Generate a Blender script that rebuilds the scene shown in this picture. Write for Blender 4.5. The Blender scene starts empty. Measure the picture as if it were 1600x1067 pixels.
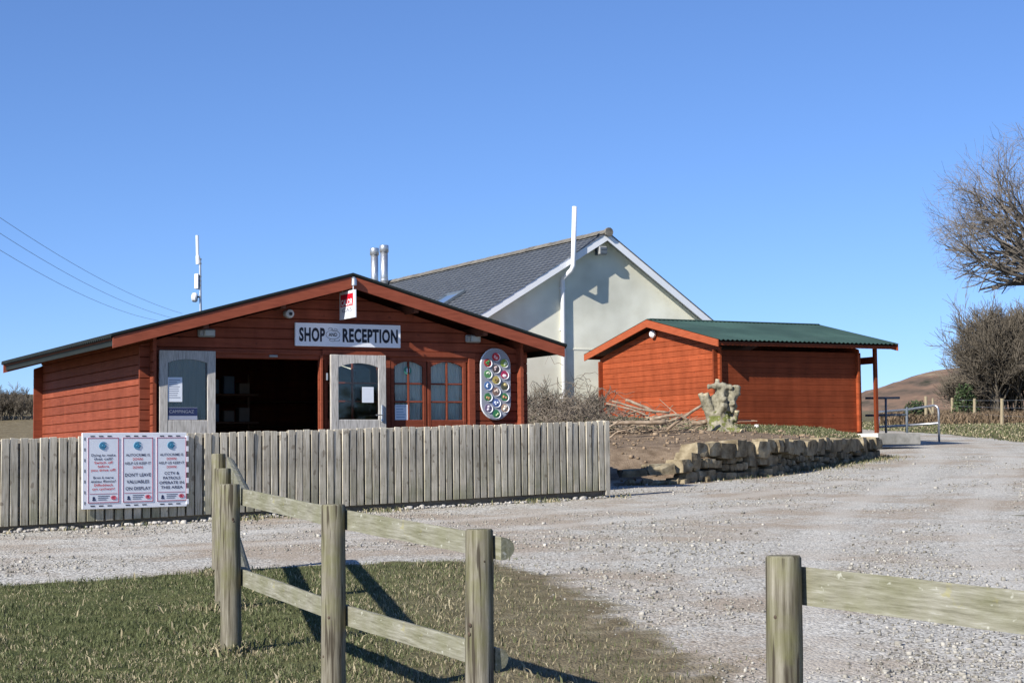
import bpy, math, random
import numpy as np
from mathutils import Vector, Matrix, noise
random.seed(7); rng = np.random.default_rng(7)
S = bpy.context.scene
COL = S.collection

# ------------------------------------------------------------------ camera
FOC, EYE = 2800.0, 1.54
YAW, PIT, ROL = math.radians(27.65), math.radians(3.824), math.radians(-0.622)
fw = Vector((0, math.cos(PIT), math.sin(PIT))); up1 = Vector((0, -math.sin(PIT), math.cos(PIT))); r0 = Vector((1, 0, 0))
RI = r0 * math.cos(ROL) + up1 * math.sin(ROL); UP = up1 * math.cos(ROL) - r0 * math.sin(ROL)
cd = bpy.data.cameras.new('camera'); cam = bpy.data.objects.new('camera', cd); COL.objects.link(cam)
cd.sensor_width = 36; cd.lens = FOC / 1600 * 36; cd.clip_end = 5000; cd.clip_start = .1
cam.matrix_world = Matrix(((RI.x, UP.x, -fw.x, 0), (RI.y, UP.y, -fw.y, 0), (RI.z, UP.z, -fw.z, EYE), (0, 0, 0, 1)))
S.camera = cam
# ------------------------------------------------------------------ light
SUN_AZ, SUN_EL = YAW + math.radians(21), math.radians(32.5)      # azimuth of travel of the light (world, from +X)
wd = bpy.data.worlds.new('World'); S.world = wd; wd.use_nodes = True
nt = wd.node_tree
sky = nt.nodes.new('ShaderNodeTexSky'); sky.sky_type = 'NISHITA'; sky.sun_disc = False
sky.sun_elevation = SUN_EL
sx, sy = -math.cos(SUN_AZ), -math.sin(SUN_AZ)
sky.sun_rotation = math.atan2(sx, sy) % (2 * math.pi)
sky.altitude = 0; sky.air_density = .7; sky.dust_density = 0; sky.ozone_density = 8
bg = nt.nodes['Background']; bg.inputs[1].default_value = .114
gam = nt.nodes.new('ShaderNodeGamma'); gam.inputs[1].default_value = .87; nt.links.new(sky.outputs[0], gam.inputs[0])
tin = nt.nodes.new('ShaderNodeMix'); tin.data_type = 'RGBA'; tin.blend_type = 'MULTIPLY'; tin.inputs[0].default_value = 1
nt.links.new(gam.outputs[0], tin.inputs[6]); tin.inputs[7].default_value = (.985, 1.03, 1.19, 1); nt.links.new(tin.outputs[2], bg.inputs[0])
sd = bpy.data.lights.new('sun', 'SUN'); sd.energy = 5.0; sd.angle = math.radians(.53); sd.color = (1, .95, .87)
sun = bpy.data.objects.new('sun', sd); COL.objects.link(sun)
ldir = Vector((math.cos(SUN_AZ) * math.cos(SUN_EL), math.sin(SUN_AZ) * math.cos(SUN_EL), -math.sin(SUN_EL)))
sun.rotation_euler = ldir.to_track_quat('-Z', 'Y').to_euler()
S.view_settings.view_transform = 'Standard'; S.view_settings.look = 'None'
S.view_settings.exposure = 0.5; S.view_settings.gamma = 1; S.view_settings.use_curve_mapping = False

# ------------------------------------------------------------------ helpers
def at(x, y, d):                       # the world point that lies d metres ahead on the line of a photo pixel (site survey)
    v = fw * FOC + RI * (x - 800) + UP * (533.5 - y)
    return Vector((0, 0, EYE)) + v * (d / v.y)

class MB:
    def __init__(s): s.v = []; s.f = []; s.m = []
    def add(s, vs, fs, mi=0):
        o = len(s.v); s.v.extend([tuple(p) for p in vs]); s.f.extend([tuple(i + o for i in f) for f in fs]); s.m.extend([mi] * len(fs)); return s
    def box(s, x0, x1, y0, y1, z0, z1, mi=0):
        return s.add([(x0, y0, z0), (x1, y0, z0), (x1, y1, z0), (x0, y1, z0), (x0, y0, z1), (x1, y0, z1), (x1, y1, z1), (x0, y1, z1)],
                     [(0, 3, 2, 1), (4, 5, 6, 7), (0, 1, 5, 4), (1, 2, 6, 5), (2, 3, 7, 6), (3, 0, 4, 7)], mi)
    def bbox(s, x0, x1, y0, y1, z0, z1, b=.006, mi=0):   # chamfered box
        P = []
        for z, i in ((z0, b), (z0 + b, 0), (z1 - b, 0), (z1, b)):
            j = i; c = b if i == 0 else b * 1.6
            P += [(x0 + c, y0 + j, z), (x1 - c, y0 + j, z), (x1 - j, y0 + c, z), (x1 - j, y1 - c, z), (x1 - c, y1 - j, z), (x0 + c, y1 - j, z), (x0 + j, y1 - c, z), (x0 + j, y0 + c, z)]
        F = [tuple(range(7, -1, -1)), tuple(range(24, 32))]
        for r in range(3):
            for k in range(8): F.append((r * 8 + k, r * 8 + (k + 1) % 8, r * 8 + 8 + (k + 1) % 8, r * 8 + 8 + k))
        return s.add(P, F, mi)
    def poly(s, pts, ext, mi=0):        # planar polygon (list of 3D) extruded by vector ext
        n = len(pts); e = Vector(ext); a = [Vector(p) for p in pts]
        F = [tuple(range(n - 1, -1, -1)), tuple(range(n, 2 * n))] + [(k, (k + 1) % n, n + (k + 1) % n, n + k) for k in range(n)]
        return s.add(a + [p + e for p in a], F, mi)
    def tube(s, pts, rad, n=6, cap=True, mi=0, jit=0):
        pts = [Vector(p) for p in pts]; V = []; F = []
        if not hasattr(rad, '__len__'): rad = [rad] * len(pts)
        t = (pts[1] - pts[0]).normalized(); a = t.orthogonal().normalized()
        for i, p in enumerate(pts):
            t = (pts[min(i + 1, len(pts) - 1)] - pts[max(i - 1, 0)])
            t = t.normalized() if t.length > 1e-9 else Vector((0, 0, 1))
            a = (a - t * a.dot(t)); a = a.normalized() if a.length > 1e-6 else t.orthogonal().normalized(); b = t.cross(a)
            for k in range(n):
                w = 2 * math.pi * k / n; q = rad[i] * (1 + (random.uniform(-jit, jit) if jit else 0))
                V.append(p + a * (math.cos(w) * q) + b * (math.sin(w) * q))
        for i in range(len(pts) - 1):
            for k in range(n): F.append((i * n + k, i * n + (k + 1) % n, i * n + n + (k + 1) % n, i * n + n + k))
        if cap: F += [tuple(range(n - 1, -1, -1)), tuple(range((len(pts) - 1) * n, len(pts) * n))]
        return s.add(V, F, mi)
    def lathe(s, prof, c=(0, 0, 0), n=20, axis='z', mi=0):   # prof [(r, h)]
        V = []; F = []
        for r, h in prof:
            for k in range(n):
                w = 2 * math.pi * k / n; p = (r * math.cos(w), r * math.sin(w), h)
                if axis == 'y': p = (p[0], -p[2], p[1])
                if axis == 'x': p = (-p[2], p[0], p[1])
                V.append((p[0] + c[0], p[1] + c[1], p[2] + c[2]))
        for i in range(len(prof) - 1):
            for k in range(n): F.append((i * n + k, i * n + (k + 1) % n, i * n + n + (k + 1) % n, i * n + n + k))
        F += [tuple(range(n - 1, -1, -1)), tuple(range((len(prof) - 1) * n, len(prof) * n))]
        return s.add(V, F, mi)
    def mesh(s, name, mats, smooth=False):
        me = bpy.data.meshes.new(name); me.from_pydata(s.v, [], s.f)
        for m in (mats if isinstance(mats, (list, tuple)) else [mats]): me.materials.append(m)
        if any(s.m): me.polygons.foreach_set('material_index', s.m)
        if smooth: me.polygons.foreach_set('use_smooth', [True] * len(s.f))
        me.update(); return me
    def build(s, name, mats, parent=None, smooth=False, **kw):
        return link(name, s.mesh(name, mats, smooth), parent, **kw)

def link(name, me, parent=None, loc=None, rot=None, label=None, cat=None, group=None, kind=None):
    o = bpy.data.objects.new(name, me); COL.objects.link(o)
    if parent: o.parent = parent
    if loc is not None: o.location = loc
    if rot is not None: o.rotation_euler = rot
    return tag(o, label, cat, group, kind)
def tag(o, label=None, cat=None, group=None, kind=None):
    if label: o['label'] = label
    if cat: o['category'] = cat
    if group: o['group'] = group
    if kind: o['kind'] = kind
    return o
def thing(name, label, cat, loc=(0, 0, 0), rz=0, group=None):
    return link(name, None, None, loc, (0, 0, rz), label, cat, group)
def np_mesh(name, V, F, mat, smooth=False):
    me = bpy.data.meshes.new(name); V = np.asarray(V, np.float32); F = np.asarray(F, np.int32); k = F.shape[1]
    me.vertices.add(len(V)); me.vertices.foreach_set('co', V.ravel())
    me.loops.add(F.size); me.loops.foreach_set('vertex_index', F.ravel())
    me.polygons.add(len(F)); me.polygons.foreach_set('loop_start', np.arange(0, F.size, k, dtype=np.int32))
    if smooth: me.polygons.foreach_set('use_smooth', np.ones(len(F), bool))
    me.update(calc_edges=True); me.validate()
    for m in (mat if isinstance(mat, list) else [mat]): me.materials.append(m)
    return me
def sm(a, b, x):
    t = np.clip((x - a) / (b - a), 0, 1); return t * t * (3 - 2 * t)

# ------------------------------------------------------------------ materials
def srgb(r, g, b):
    return tuple(((c / 255) / 12.92 if c / 255 < .04045 else ((c / 255 + .055) / 1.055) ** 2.4) for c in (r, g, b))
class N:
    def __init__(s, name):
        s.m = bpy.data.materials.new(name); s.m.use_nodes = True; s.t = s.m.node_tree; s.p = s.t.nodes['Principled BSDF']
    def n(s, typ, **kw):
        o = s.t.nodes.new('ShaderNode' + typ)
        for k, v in kw.items():
            if k in o.inputs: s.set(o, k, v)
            else: setattr(o, k, v)
        return o
    def set(s, o, k, v):
        if hasattr(v, 'is_output') or isinstance(v, bpy.types.NodeSocket): s.t.links.new(v, o.inputs[k])
        else: o.inputs[k].default_value = v
    def l(s, a, b): s.t.links.new(a, b)
    def math(s, op, a, b=None, clamp=False):
        o = s.t.nodes.new('ShaderNodeMath'); o.operation = op; o.use_clamp = clamp
        for i, v in enumerate((a, b)):
            if v is None: continue
            if isinstance(v, bpy.types.NodeSocket): s.l(v, o.inputs[i])
            else: o.inputs[i].default_value = v
        return o.outputs[0]
    def mix(s, f, a, b, mode='MIX'):
        o = s.t.nodes.new('ShaderNodeMix'); o.data_type = 'RGBA'; o.blend_type = mode
        for k, v in ((0, f), (6, a), (7, b)):
            if isinstance(v, bpy.types.NodeSocket): s.l(v, o.inputs[k])
            else: o.inputs[k].default_value = (v if k == 0 else (*v, 1) if len(v) == 3 else v)
        return o.outputs[2]
    def ramp(s, fac, stops):
        o = s.t.nodes.new('ShaderNodeValToRGB'); e = o.color_ramp.elements
        while len(e) < len(stops): e.new(.5)
        for i, (p, c) in enumerate(stops): e[i].position = p; e[i].color = (*c, 1) if len(c) == 3 else c
        s.l(fac, o.inputs[0]); return o.outputs[0]
    def noise(s, vec, scale, detail=5, rough=.55):
        o = s.n('TexNoise'); o.inputs['Scale'].default_value = scale; o.inputs['Detail'].default_value = detail; o.inputs['Roughness'].default_value = rough
        if vec is not None: s.l(vec, o.inputs['Vector'])
        return o.outputs[0]
def mat(name, cols, scale=6, stretch=(1, 1, 1), rough=.75, bump=0, bdist=.01, spec=.3, metal=0, rnd=0, rough2=None, big=0, island=False, offs=True, detail=6):
    k = N(name); tc = k.n('TexCoord').outputs['Object']
    info = k.n('NewGeometry').outputs['Random Per Island'] if island else k.n('ObjectInfo').outputs['Random']
    mp = k.n('Mapping'); k.l(tc, mp.inputs['Vector']); mp.inputs['Scale'].default_value = stretch
    if offs:
        cb = k.n('CombineXYZ')
        for i, w in enumerate((31., 57., 83.)): k.l(k.math('MULTIPLY', info, w), cb.inputs[i])
        k.l(cb.outputs[0], mp.inputs['Location'])
    f = k.noise(mp.outputs[0], scale, detail, .6)
    n = len(cols); st = [(.3 + .4 * i / max(1, n - 1), c) for i, c in enumerate(cols)]
    c = k.ramp(f, st) if n > 1 else k.mix(k.math('MULTIPLY', f, .35), cols[0], tuple(x * .7 for x in cols[0]))
    if big:
        b = k.noise(tc, big, 3); g = k.ramp(b, [(.35, (.72, .72, .72)), (.65, (1.12, 1.12, 1.12))]); c = k.mix(1.0, c, g, 'MULTIPLY')
    if rnd:
        v = k.math('ADD', k.math('MULTIPLY', info, rnd), 1 - rnd / 2); h = k.n('HueSaturation'); k.l(c, h.inputs['Color']); k.l(v, h.inputs['Value']); c = h.outputs[0]
    k.l(c, k.p.inputs['Base Color'])
    k.p.inputs['Roughness'].default_value = rough; k.p.inputs['Specular IOR Level'].default_value = spec; k.p.inputs['Metallic'].default_value = metal
    if bump:
        bp = k.n('Bump'); bp.inputs['Strength'].default_value = bump; bp.inputs['Distance'].default_value = bdist; k.l(f, bp.inputs['Height']); k.l(bp.outputs[0], k.p.inputs['Normal'])
    return k.m
def plain(name, c, rough=.6, metal=0, spec=.4, var=.12):
    return mat(name, [tuple(x * (1 - var) for x in c), c, tuple(min(1, x * (1 + var)) for x in c)], 4, rough=rough, metal=metal, spec=spec, offs=False)

def stain(name, cs, axis):
    st = {'x': (.6, 9, 9), 'y': (9, .6, 9)}[axis]
    return mat(name, cs, 5, st, rough=.68, bump=.3, bdist=.004, spec=.18, rnd=.30)
def fade(m):
    t = m.node_tree; k = N.__new__(N); k.m = m; k.t = t; k.p = t.nodes['Principled BSDF']; c = k.p.inputs['Base Color'].links[0].from_socket
    tc = k.n('TexCoord').outputs['Object']; mp = k.n('Mapping'); k.l(tc, mp.inputs['Vector']); mp.inputs['Scale'].default_value = (2.2, 2.2, .5)
    g = k.ramp(k.noise(mp.outputs[0], 1.6, 6, .65), [(.33, (.80, .78, .76)), (.66, (1.13, 1.15, 1.2))]); c = k.mix(1.0, c, g, 'MULTIPLY')
    kn = k.ramp(k.noise(tc, 11, 2, .4), [(.70, (0, 0, 0)), (.74, (1, 1, 1))]); c = k.mix(k.math('MULTIPLY', kn, .5), c, (.07, .022, .012)); k.l(c, k.p.inputs['Base Color'])
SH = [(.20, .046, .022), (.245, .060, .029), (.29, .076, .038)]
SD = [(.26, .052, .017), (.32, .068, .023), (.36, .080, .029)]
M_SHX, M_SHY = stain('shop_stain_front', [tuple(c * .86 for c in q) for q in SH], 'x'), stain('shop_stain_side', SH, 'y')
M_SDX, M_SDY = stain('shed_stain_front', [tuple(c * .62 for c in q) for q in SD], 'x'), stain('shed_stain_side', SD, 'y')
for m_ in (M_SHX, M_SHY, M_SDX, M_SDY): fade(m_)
M_VERGE = mat('verge_board_stain', [(.20, .046, .022), (.26, .063, .030), (.30, .076, .038)], 4, (1, 8, 8), .6, .2, .003, .3)
M_SDVERGE = mat('shed_verge_stain', [(.30, .064, .022), (.36, .08, .028), (.40, .095, .036)], 4, (8, 1, 8), .6, .2, .003, .3)
M_SOFF = mat('soffit_wood', [(.10, .035, .02), (.14, .05, .03)], 5, (9, 1, 1), .8)
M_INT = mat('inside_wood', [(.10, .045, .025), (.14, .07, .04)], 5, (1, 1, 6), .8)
M_GREYW = mat('silvered_wood', [(.22, .20, .175), (.40, .375, .34), (.50, .47, .43), (.60, .57, .53)], 5, (14, 14, 1.2), .85, .35, .004, .2, rnd=.12)
M_FENCE = mat('fence_wood', [(.24, .20, .14), (.47, .42, .325), (.58, .525, .415), (.69, .635, .525)], 4, (16, 16, 1.1), .9, .4, .004, .15, rnd=.34, big=2.2)
def add_stain():
    t = M_FENCE.node_tree; k = N.__new__(N); k.m = M_FENCE; k.t = t; k.p = t.nodes['Principled BSDF']
    c = k.p.inputs['Base Color'].links[0].from_socket; tc = k.n('TexCoord').outputs['Object']; info = k.n('ObjectInfo').outputs['Random']
    sx_ = k.n('SeparateXYZ'); k.l(tc, sx_.inputs[0]); cb = k.n('CombineXYZ'); k.l(k.math('MULTIPLY', info, 40.), cb.inputs[0]); k.l(k.math('MULTIPLY', sx_.outputs[2], .6), cb.inputs[2])
    nz_ = k.noise(cb.outputs[0], 4, 4); low = k.math('MULTIPLY', k.math('SUBTRACT', .75, sx_.outputs[2]), .9, True)
    f = k.math('MULTIPLY', low, k.ramp(nz_, [(.4, (0, 0, 0)), (.62, (1, 1, 1))]), True)
    c = k.mix(f, c, (.19, .195, .105))
    mp = k.n('Mapping'); k.l(tc, mp.inputs['Vector']); k.l(cb.outputs[0], mp.inputs['Location']); mp.inputs['Scale'].default_value = (9, 9, 6)
    kn = k.ramp(k.noise(mp.outputs[0], 1.7, 2, .4), [(.66, (0, 0, 0)), (.72, (1, 1, 1))]); c = k.mix(k.math('MULTIPLY', kn, .55), c, (.12, .085, .055))
    k.l(c, k.p.inputs['Base Color'])
add_stain()
M_RAILB = mat('fence_back_wood', [(.12, .10, .075), (.2, .175, .135)], 4, (1, 8, 8), .9)
def post_mat():
    k = N('post_wood'); tc = k.n('TexCoord').outputs['Object']; info = k.n('ObjectInfo').outputs['Random']
    mp = k.n('Mapping'); k.l(tc, mp.inputs['Vector']); mp.inputs['Scale'].default_value = (16, 16, .8)
    cb = k.n('CombineXYZ')
    for i, w in enumerate((31., 57., 83.)): k.l(k.math('MULTIPLY', info, w), cb.inputs[i])
    k.l(cb.outputs[0], mp.inputs['Location'])
    f = k.noise(mp.outputs[0], 3.2, 8, .65)
    c = k.ramp(f, [(.28, (.045, .037, .026)), (.43, (.135, .12, .088)), (.57, (.225, .205, .158)), (.74, (.35, .325, .265))])
    al = k.noise(tc, 5, 5, .6); al = k.ramp(al, [(.46, (0, 0, 0)), (.68, (1, 1, 1))])
    c = k.mix(k.math('MULTIPLY', al, .55), c, (.15, .155, .05))
    mp2 = k.n('Mapping'); k.l(tc, mp2.inputs['Vector']); mp2.inputs['Scale'].default_value = (30, 30, 1.5); k.l(cb.outputs[0], mp2.inputs['Location'])
    cr = k.noise(mp2.outputs[0], 2.0, 3, .4); cr = k.ramp(cr, [(.575, (0, 0, 0)), (.64, (1, 1, 1))])
    c = k.mix(k.math('MULTIPLY', cr, .85), c, (.045, .036, .026))
    k.l(c, k.p.inputs['Base Color']); k.p.inputs['Roughness'].default_value = .9; k.p.inputs['Specular IOR Level'].default_value = .15
    bp = k.n('Bump'); bp.inputs['Strength'].default_value = .5; bp.inputs['Distance'].default_value = .006; k.l(f, bp.inputs['Height']); k.l(bp.outputs[0], k.p.inputs['Normal'])
    return k.m
M_POST = post_mat()
M_KNOT = mat('knot_wood', [(.05, .035, .025), (.11, .08, .055)], 30, rough=.9)
def rail_mat():
    k = N('rail_wood'); tc = k.n('TexCoord').outputs['Object']
    mp = k.n('Mapping'); k.l(tc, mp.inputs['Vector']); mp.inputs['Scale'].default_value = (1.1, 12, 12)
    f = k.noise(mp.outputs[0], 5, 7, .65)
    c = k.ramp(f, [(.28, (.11, .105, .075)), (.45, (.215, .205, .155)), (.6, (.285, .275, .22)), (.74, (.46, .45, .41))])
    al = k.noise(tc, 3.4, 5, .65); al = k.ramp(al, [(.42, (0, 0, 0)), (.6, (1, 1, 1))])
    c = k.mix(k.math('MULTIPLY', al, .34), c, (.16, .165, .07))
    lc = k.ramp(k.noise(tc, 2.1, 6, .7), [(.60, (0, 0, 0)), (.70, (1, 1, 1))]); c = k.mix(k.math('MULTIPLY', lc, .7), c, (.36, .32, .055))
    sp = k.noise(tc, 26, 2, .5); sp = k.ramp(sp, [(.66, (0, 0, 0)), (.72, (1, 1, 1))]); c = k.mix(k.math('MULTIPLY', sp, .5), c, (.6, .6, .52))
    k.l(c, k.p.inputs['Base Color']); k.p.inputs['Roughness'].default_value = .9; k.p.inputs['Specular IOR Level'].default_value = .15
    bp = k.n('Bump'); bp.inputs['Strength'].default_value = .5; bp.inputs['Distance'].default_value = .006; k.l(f, bp.inputs['Height']); k.l(bp.outputs[0], k.p.inputs['Normal'])
    return k.m
M_RAIL = rail_mat()
M_CREAM = mat('cream_render', [(.77, .745, .60), (.82, .80, .655), (.86, .84, .70)], 2.2, rough=.9, bump=.25, bdist=.01, spec=.15, big=.35)
M_PVC = plain('white_plastic', (.80, .81, .82), .35, var=.03)
M_SLATE = mat('slate', [(.072, .080, .090), (.09, .10, .112), (.108, .118, .13)], 2.5, rough=.6, spec=.35, island=True, rnd=.12, bump=.1, bdist=.003)
M_RIDGE = mat('ridge_tile', [(.10, .093, .08), (.16, .148, .125), (.21, .195, .165)], 7, rough=.9, bump=.4, rnd=.25)
M_GREEN = mat('green_sheet', [(.036, .070, .055), (.042, .080, .063), (.05, .09, .072)], 1.6, rough=.5, spec=.4, big=.5)
M_FELT = mat('dark_roof_sheet', [(.010, .014, .014), (.018, .025, .024)], 4, rough=.8)
M_STEEL = mat('galvanised_steel', [(.45, .47, .49), (.6, .62, .64)], 12, rough=.42, metal=.85, spec=.5)
M_DKSTEEL = mat('painted_grey_steel', [(.09, .11, .13), (.13, .155, .18)], 12, rough=.5)
M_GREYP = mat('grey_plastic', [(.28, .28, .27), (.36, .36, .35)], 5, rough=.5)
M_BLACK = plain('black_plastic', (.012, .012, .014), .5)
M_WHITE = plain('white_board', (.80, .81, .84), .45, var=.02)
M_PAPER = plain('paper', (.72, .75, .80), .7, var=.03)
M_INK = plain('dark_ink', (.010, .012, .022), .6)
M_NAVY = plain('navy_ink', (.018, .028, .085), .6)
M_INKG = plain('grey_ink', (.24, .26, .33), .6)
M_RED = plain('red_print', (.55, .012, .03), .45)
M_MAROON = plain('maroon_print', (.38, .012, .06), .5)
M_TEAL = plain('teal_print', (.04, .22, .36), .5)
M_CONC = mat('concrete', [(.26, .25, .21), (.36, .345, .30), (.44, .42, .37)], 6, rough=.9, bump=.3, big=1.2)
M_WPAINT = mat('white_paint', [(.68, .67, .64), (.8, .79, .76)], 7, rough=.7)
M_STONE = mat('wall_stone', [(.085, .066, .042), (.20, .162, .104), (.29, .242, .16), (.39, .335, .235)], 5, rough=.95, bump=.8, bdist=.03, spec=.1, rnd=.5)
M_TWIG = mat('twig_bark', [(.13, .105, .08), (.22, .185, .145)], 8, rough=.9, island=True, rnd=.5)
M_OAK = mat('oak_bark', [(.13, .115, .095), (.215, .185, .155)], 8, rough=.9, island=True, rnd=.4)
M_HEDGE = mat('hedge_bark', [(.075, .064, .048), (.155, .13, .098)], 8, rough=.9, island=True, rnd=.6)
M_CUT = mat('cut_branch_bark', [(.17, .12, .08), (.31, .235, .165), (.43, .35, .26)], 9, rough=.9, rnd=.3)
M_STUMP = mat('stump_bark', [(.10, .09, .06), (.24, .22, .155), (.37, .34, .255)], 7, rough=.9, bump=.8, bdist=.03)
M_CUTEND = mat('cut_wood', [(.42, .35, .22), (.58, .50, .34)], 12, rough=.85)
M_MOSS = mat('moss', [(.10, .115, .03), (.17, .18, .06)], 30, rough=.95)
M_CURTAIN = mat('net_curtain', [(.50, .50, .45), (.78, .78, .71)], 12, (30, 1, .2), .9)
M_BLIND = mat('grey_blind', [(.26, .25, .22), (.36, .35, .31)], 6, (30, 1, .2), .9)
M_GREENLF = mat('dark_leaf', [(.03, .05, .02), (.07, .10, .035)], 5, rough=.6, island=True, rnd=.6)
M_WIRE = plain('cable', (.10, .12, .16), .6)
def glass_mat():
    k = N('window_glass'); k.t.nodes.remove(k.p)
    tr = k.n('BsdfTransparent'); tr.inputs[0].default_value = (.92, .93, .92, 1)
    gl = k.n('BsdfGlossy'); gl.inputs[0].default_value = (.9, .95, .95, 1); gl.inputs['Roughness'].default_value = .03
    fr = k.n('Fresnel'); fr.inputs[0].default_value = 1.28
    mx = k.n('MixShader'); k.l(k.math('ADD', fr.outputs[0], .012), mx.inputs[0]); k.l(tr.outputs[0], mx.inputs[1]); k.l(gl.outputs[0], mx.inputs[2])
    out = [n for n in k.t.nodes if n.type == 'OUTPUT_MATERIAL'][0]; k.l(mx.outputs[0], out.inputs[0]); return k.m
M_GLASS = glass_mat()

# ------------------------------------------------------------------ terrain
WALL = [(1.75, 29.5), (2.62, 29.74), (4.57, 32.26), (6.09, 35.76), (7.97, 39.73), (8.25, 42.2)]
MOUND = WALL + [(8.45, 44.7), (9.0, 46.2), (9.2, 47.2), (7, 53), (6, 75), (-25, 75), (-12, 40), (-8, 37.5), (-2.4, 33.6), (.35, 28.2), (.75, 26.95), (1.5, 26.9)]
MW = [2.2, .25, .25, .25, .25, .6, .8, .6, 3, 6, 10, 10, 10, 4, 1.2, 2.0, 2.2, 2.2]
def base_h(x, y):
    g = .004 + .0385 * np.minimum(y, 110) + np.where(y > 110, .0385 * 60 * (1 - np.exp(-np.maximum(y - 110, 0) / 60)), 0)
    L = sm(8, 24, -x) * 1.75 * (1 - np.exp(-np.maximum(y - 45, 0) / 45))
    return g + L * 1.25
def seg_d(x, y, a, b):
    ax, ay = a; bx, by = b; dx, dy = bx - ax, by - ay
    t = np.clip(((x - ax) * dx + (y - ay) * dy) / (dx * dx + dy * dy), 0, 1)
    return np.hypot(x - ax - t * dx, y - ay - t * dy)
def inside(x, y, poly):
    r = np.zeros(np.shape(x), bool); n = len(poly)
    for i in range(n):
        ax, ay = poly[i]; bx, by = poly[(i + 1) % n]
        if ay == by: continue
        r ^= ((ay > y) != (by > y)) & (x < (bx - ax) * (y - ay) / (by - ay) + ax)
    return r
def mound_top(x, y): return 1.74 + .056 * (y - 31) - .06 * np.maximum(0, x - 4) + .10 * np.exp(-((x - 4.2) ** 2 + (y - 36) ** 2) / 3)
def mound_f(x, y):
    k = np.ones(np.shape(x)); n = len(MOUND)
    for i in range(n): k = np.minimum(k, sm(0, MW[i], seg_d(x, y, MOUND[i], MOUND[(i + 1) % n])))
    return np.where(inside(x, y, MOUND), k, 0)
def height(x, y):
    x = np.asarray(x, float); y = np.asarray(y, float)
    g = base_h(x, y); k = mound_f(x, y)
    return g + np.maximum(mound_top(x, y) - g, 0) * k
def hz(x, y): return float(height(np.array([x]), np.array([y]))[0])

GRASS = [(-14, 3), (-14, 10.2), (-4.2, 14.74), (-2.6, 15.77), (-1.4, 16.3), (-.5, 16.75), (.0, 16.2), (.25, 14.6), (.62, 12.6), (.95, 11), (1.2, 9.4), (1.3, 8), (1.25, 6.0), (1.0, 3)]
VERGE = [(14.0, 40), (14.1, 49.5), (14.25, 59), (13.2, 66), (12, 80), (10, 120), (-60, 130), (-60, 900), (400, 900), (400, 10), (30, 10), (10, 16), (7.2, 19.6), (6.2, 21.4), (8, 24), (12, 31)]
def poly_sd(x, y, poly):
    d = np.full(np.shape(x), 1e9)
    for i in range(len(poly)): d = np.minimum(d, seg_d(x, y, poly[i], poly[(i + 1) % len(poly)]))
    return np.where(inside(x, y, poly), d, -d)
F0, F1 = Vector((-5.853, 20.45, 0)), Vector((1.364, 26.0, 0))          # front fence line
def behind_fence(x, y):       # land behind the fence and round the shop
    dx, dy = F1.x - F0.x, F1.y - F0.y; L = math.hypot(dx, dy)
    t = ((x - F0.x) * dx + (y - F0.y) * dy) / L; s = (-(x - F0.x) * dy + (y - F0.y) * dx) / L
    return np.where((t < L + .1), s, -1)
rows = np.concatenate([np.linspace(1, 8, 12, endpoint=False), np.linspace(8, 18, 90, endpoint=False), np.linspace(18, 26, 60, endpoint=False), np.linspace(26, 48, 180, endpoint=False), np.geomspace(48, 1500, 90)])
ts = np.concatenate([np.linspace(-1.4, -.34, 24, endpoint=False), np.linspace(-.34, .34, 170), np.linspace(.36, 1.4, 24)])
X = ts[None, :] * (rows[:, None] + 4); Y = np.repeat(rows[:, None], len(ts), 1)
Z = height(X, Y)
nz = np.array([noise.noise((x * .9, y * .9, 0)) * .5 + noise.noise((x * 3.1, y * 3.1, 5)) * .3 + noise.noise((x * 8, y * 8, 9)) * .2 for x, y in zip(X.ravel(), Y.ravel())]).reshape(X.shape)
big = np.array([noise.noise((x * .35, y * .35, 3)) for x, y in zip(X.ravel(), Y.ravel())]).reshape(X.shape)
MF = mound_f(X, Y)
gsd = poly_sd(X, Y, GRASS); wgt = .18 + .55 * sm(-1.6, .6, X)
gr = sm(-wgt, wgt, gsd + nz * wgt * 1.0)
vsd = poly_sd(X, Y, VERGE); vr = sm(-.5, .5, vsd + nz * .7)
bf = behind_fence(X, Y); bfm = sm(-.25, .15, bf + nz * .25) * (1 - MF)
# earth bank: dirt in front, grass towards the shed
mg = MF * sm(.2, -.9, (38.3 + (X - 4) * -.55) - Y + nz * 1.2) * sm(-3, 1.5, X)
toe = np.zeros(X.shape)
for i in range(5): toe = np.maximum(toe, 1 - sm(.15, .9, seg_d(X, Y, WALL[i], WALL[i + 1]) + nz * .4))
toe *= (MF < .02)
lf = sm(27, 30, Y) * sm(3, 1, X + (Y - 27) * .35) * (1 - MF)
grass_m = np.clip(np.maximum(np.maximum(gr, vr), np.maximum(np.maximum(mg, bfm * .9), lf)), 0, 1)
dirt_m = np.clip(np.maximum(np.maximum(np.minimum(MF * 5, 1) * (1 - mg), bfm * .8), toe * .75), 0, 1)
dry_m = np.clip(np.maximum(sm(-1.9, .5, X) * gr * .9 + (gr < .75) * .35, sm(45, 60, Y) * .45 + sm(75, 120, Y) * .5), 0, 1)
dry_m = np.where((X < -5) & (Y > 30), .9, dry_m)
PATHS = [[(-14, 16.4), (-8, 17.2), (-4, 18.6), (0, 21.2), (4, 25.5), (7.2, 31), (9.6, 38), (11.4, 46), (12.6, 56)], [(1.6, 3), (2.3, 9), (3.2, 15), (4.6, 21.5), (7.0, 29), (9.8, 38), (11.8, 48)]]
def lane_f(x, y):
    o = np.zeros(np.shape(x))
    for P_ in PATHS:
        d_ = np.full(np.shape(x), 1e9)
        for a, b in zip(P_[:-1], P_[1:]): d_ = np.minimum(d_, seg_d(x, y, a, b))
        o = np.maximum(o, np.exp(-((d_ - .78) / .34) ** 2))
    return o
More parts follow.
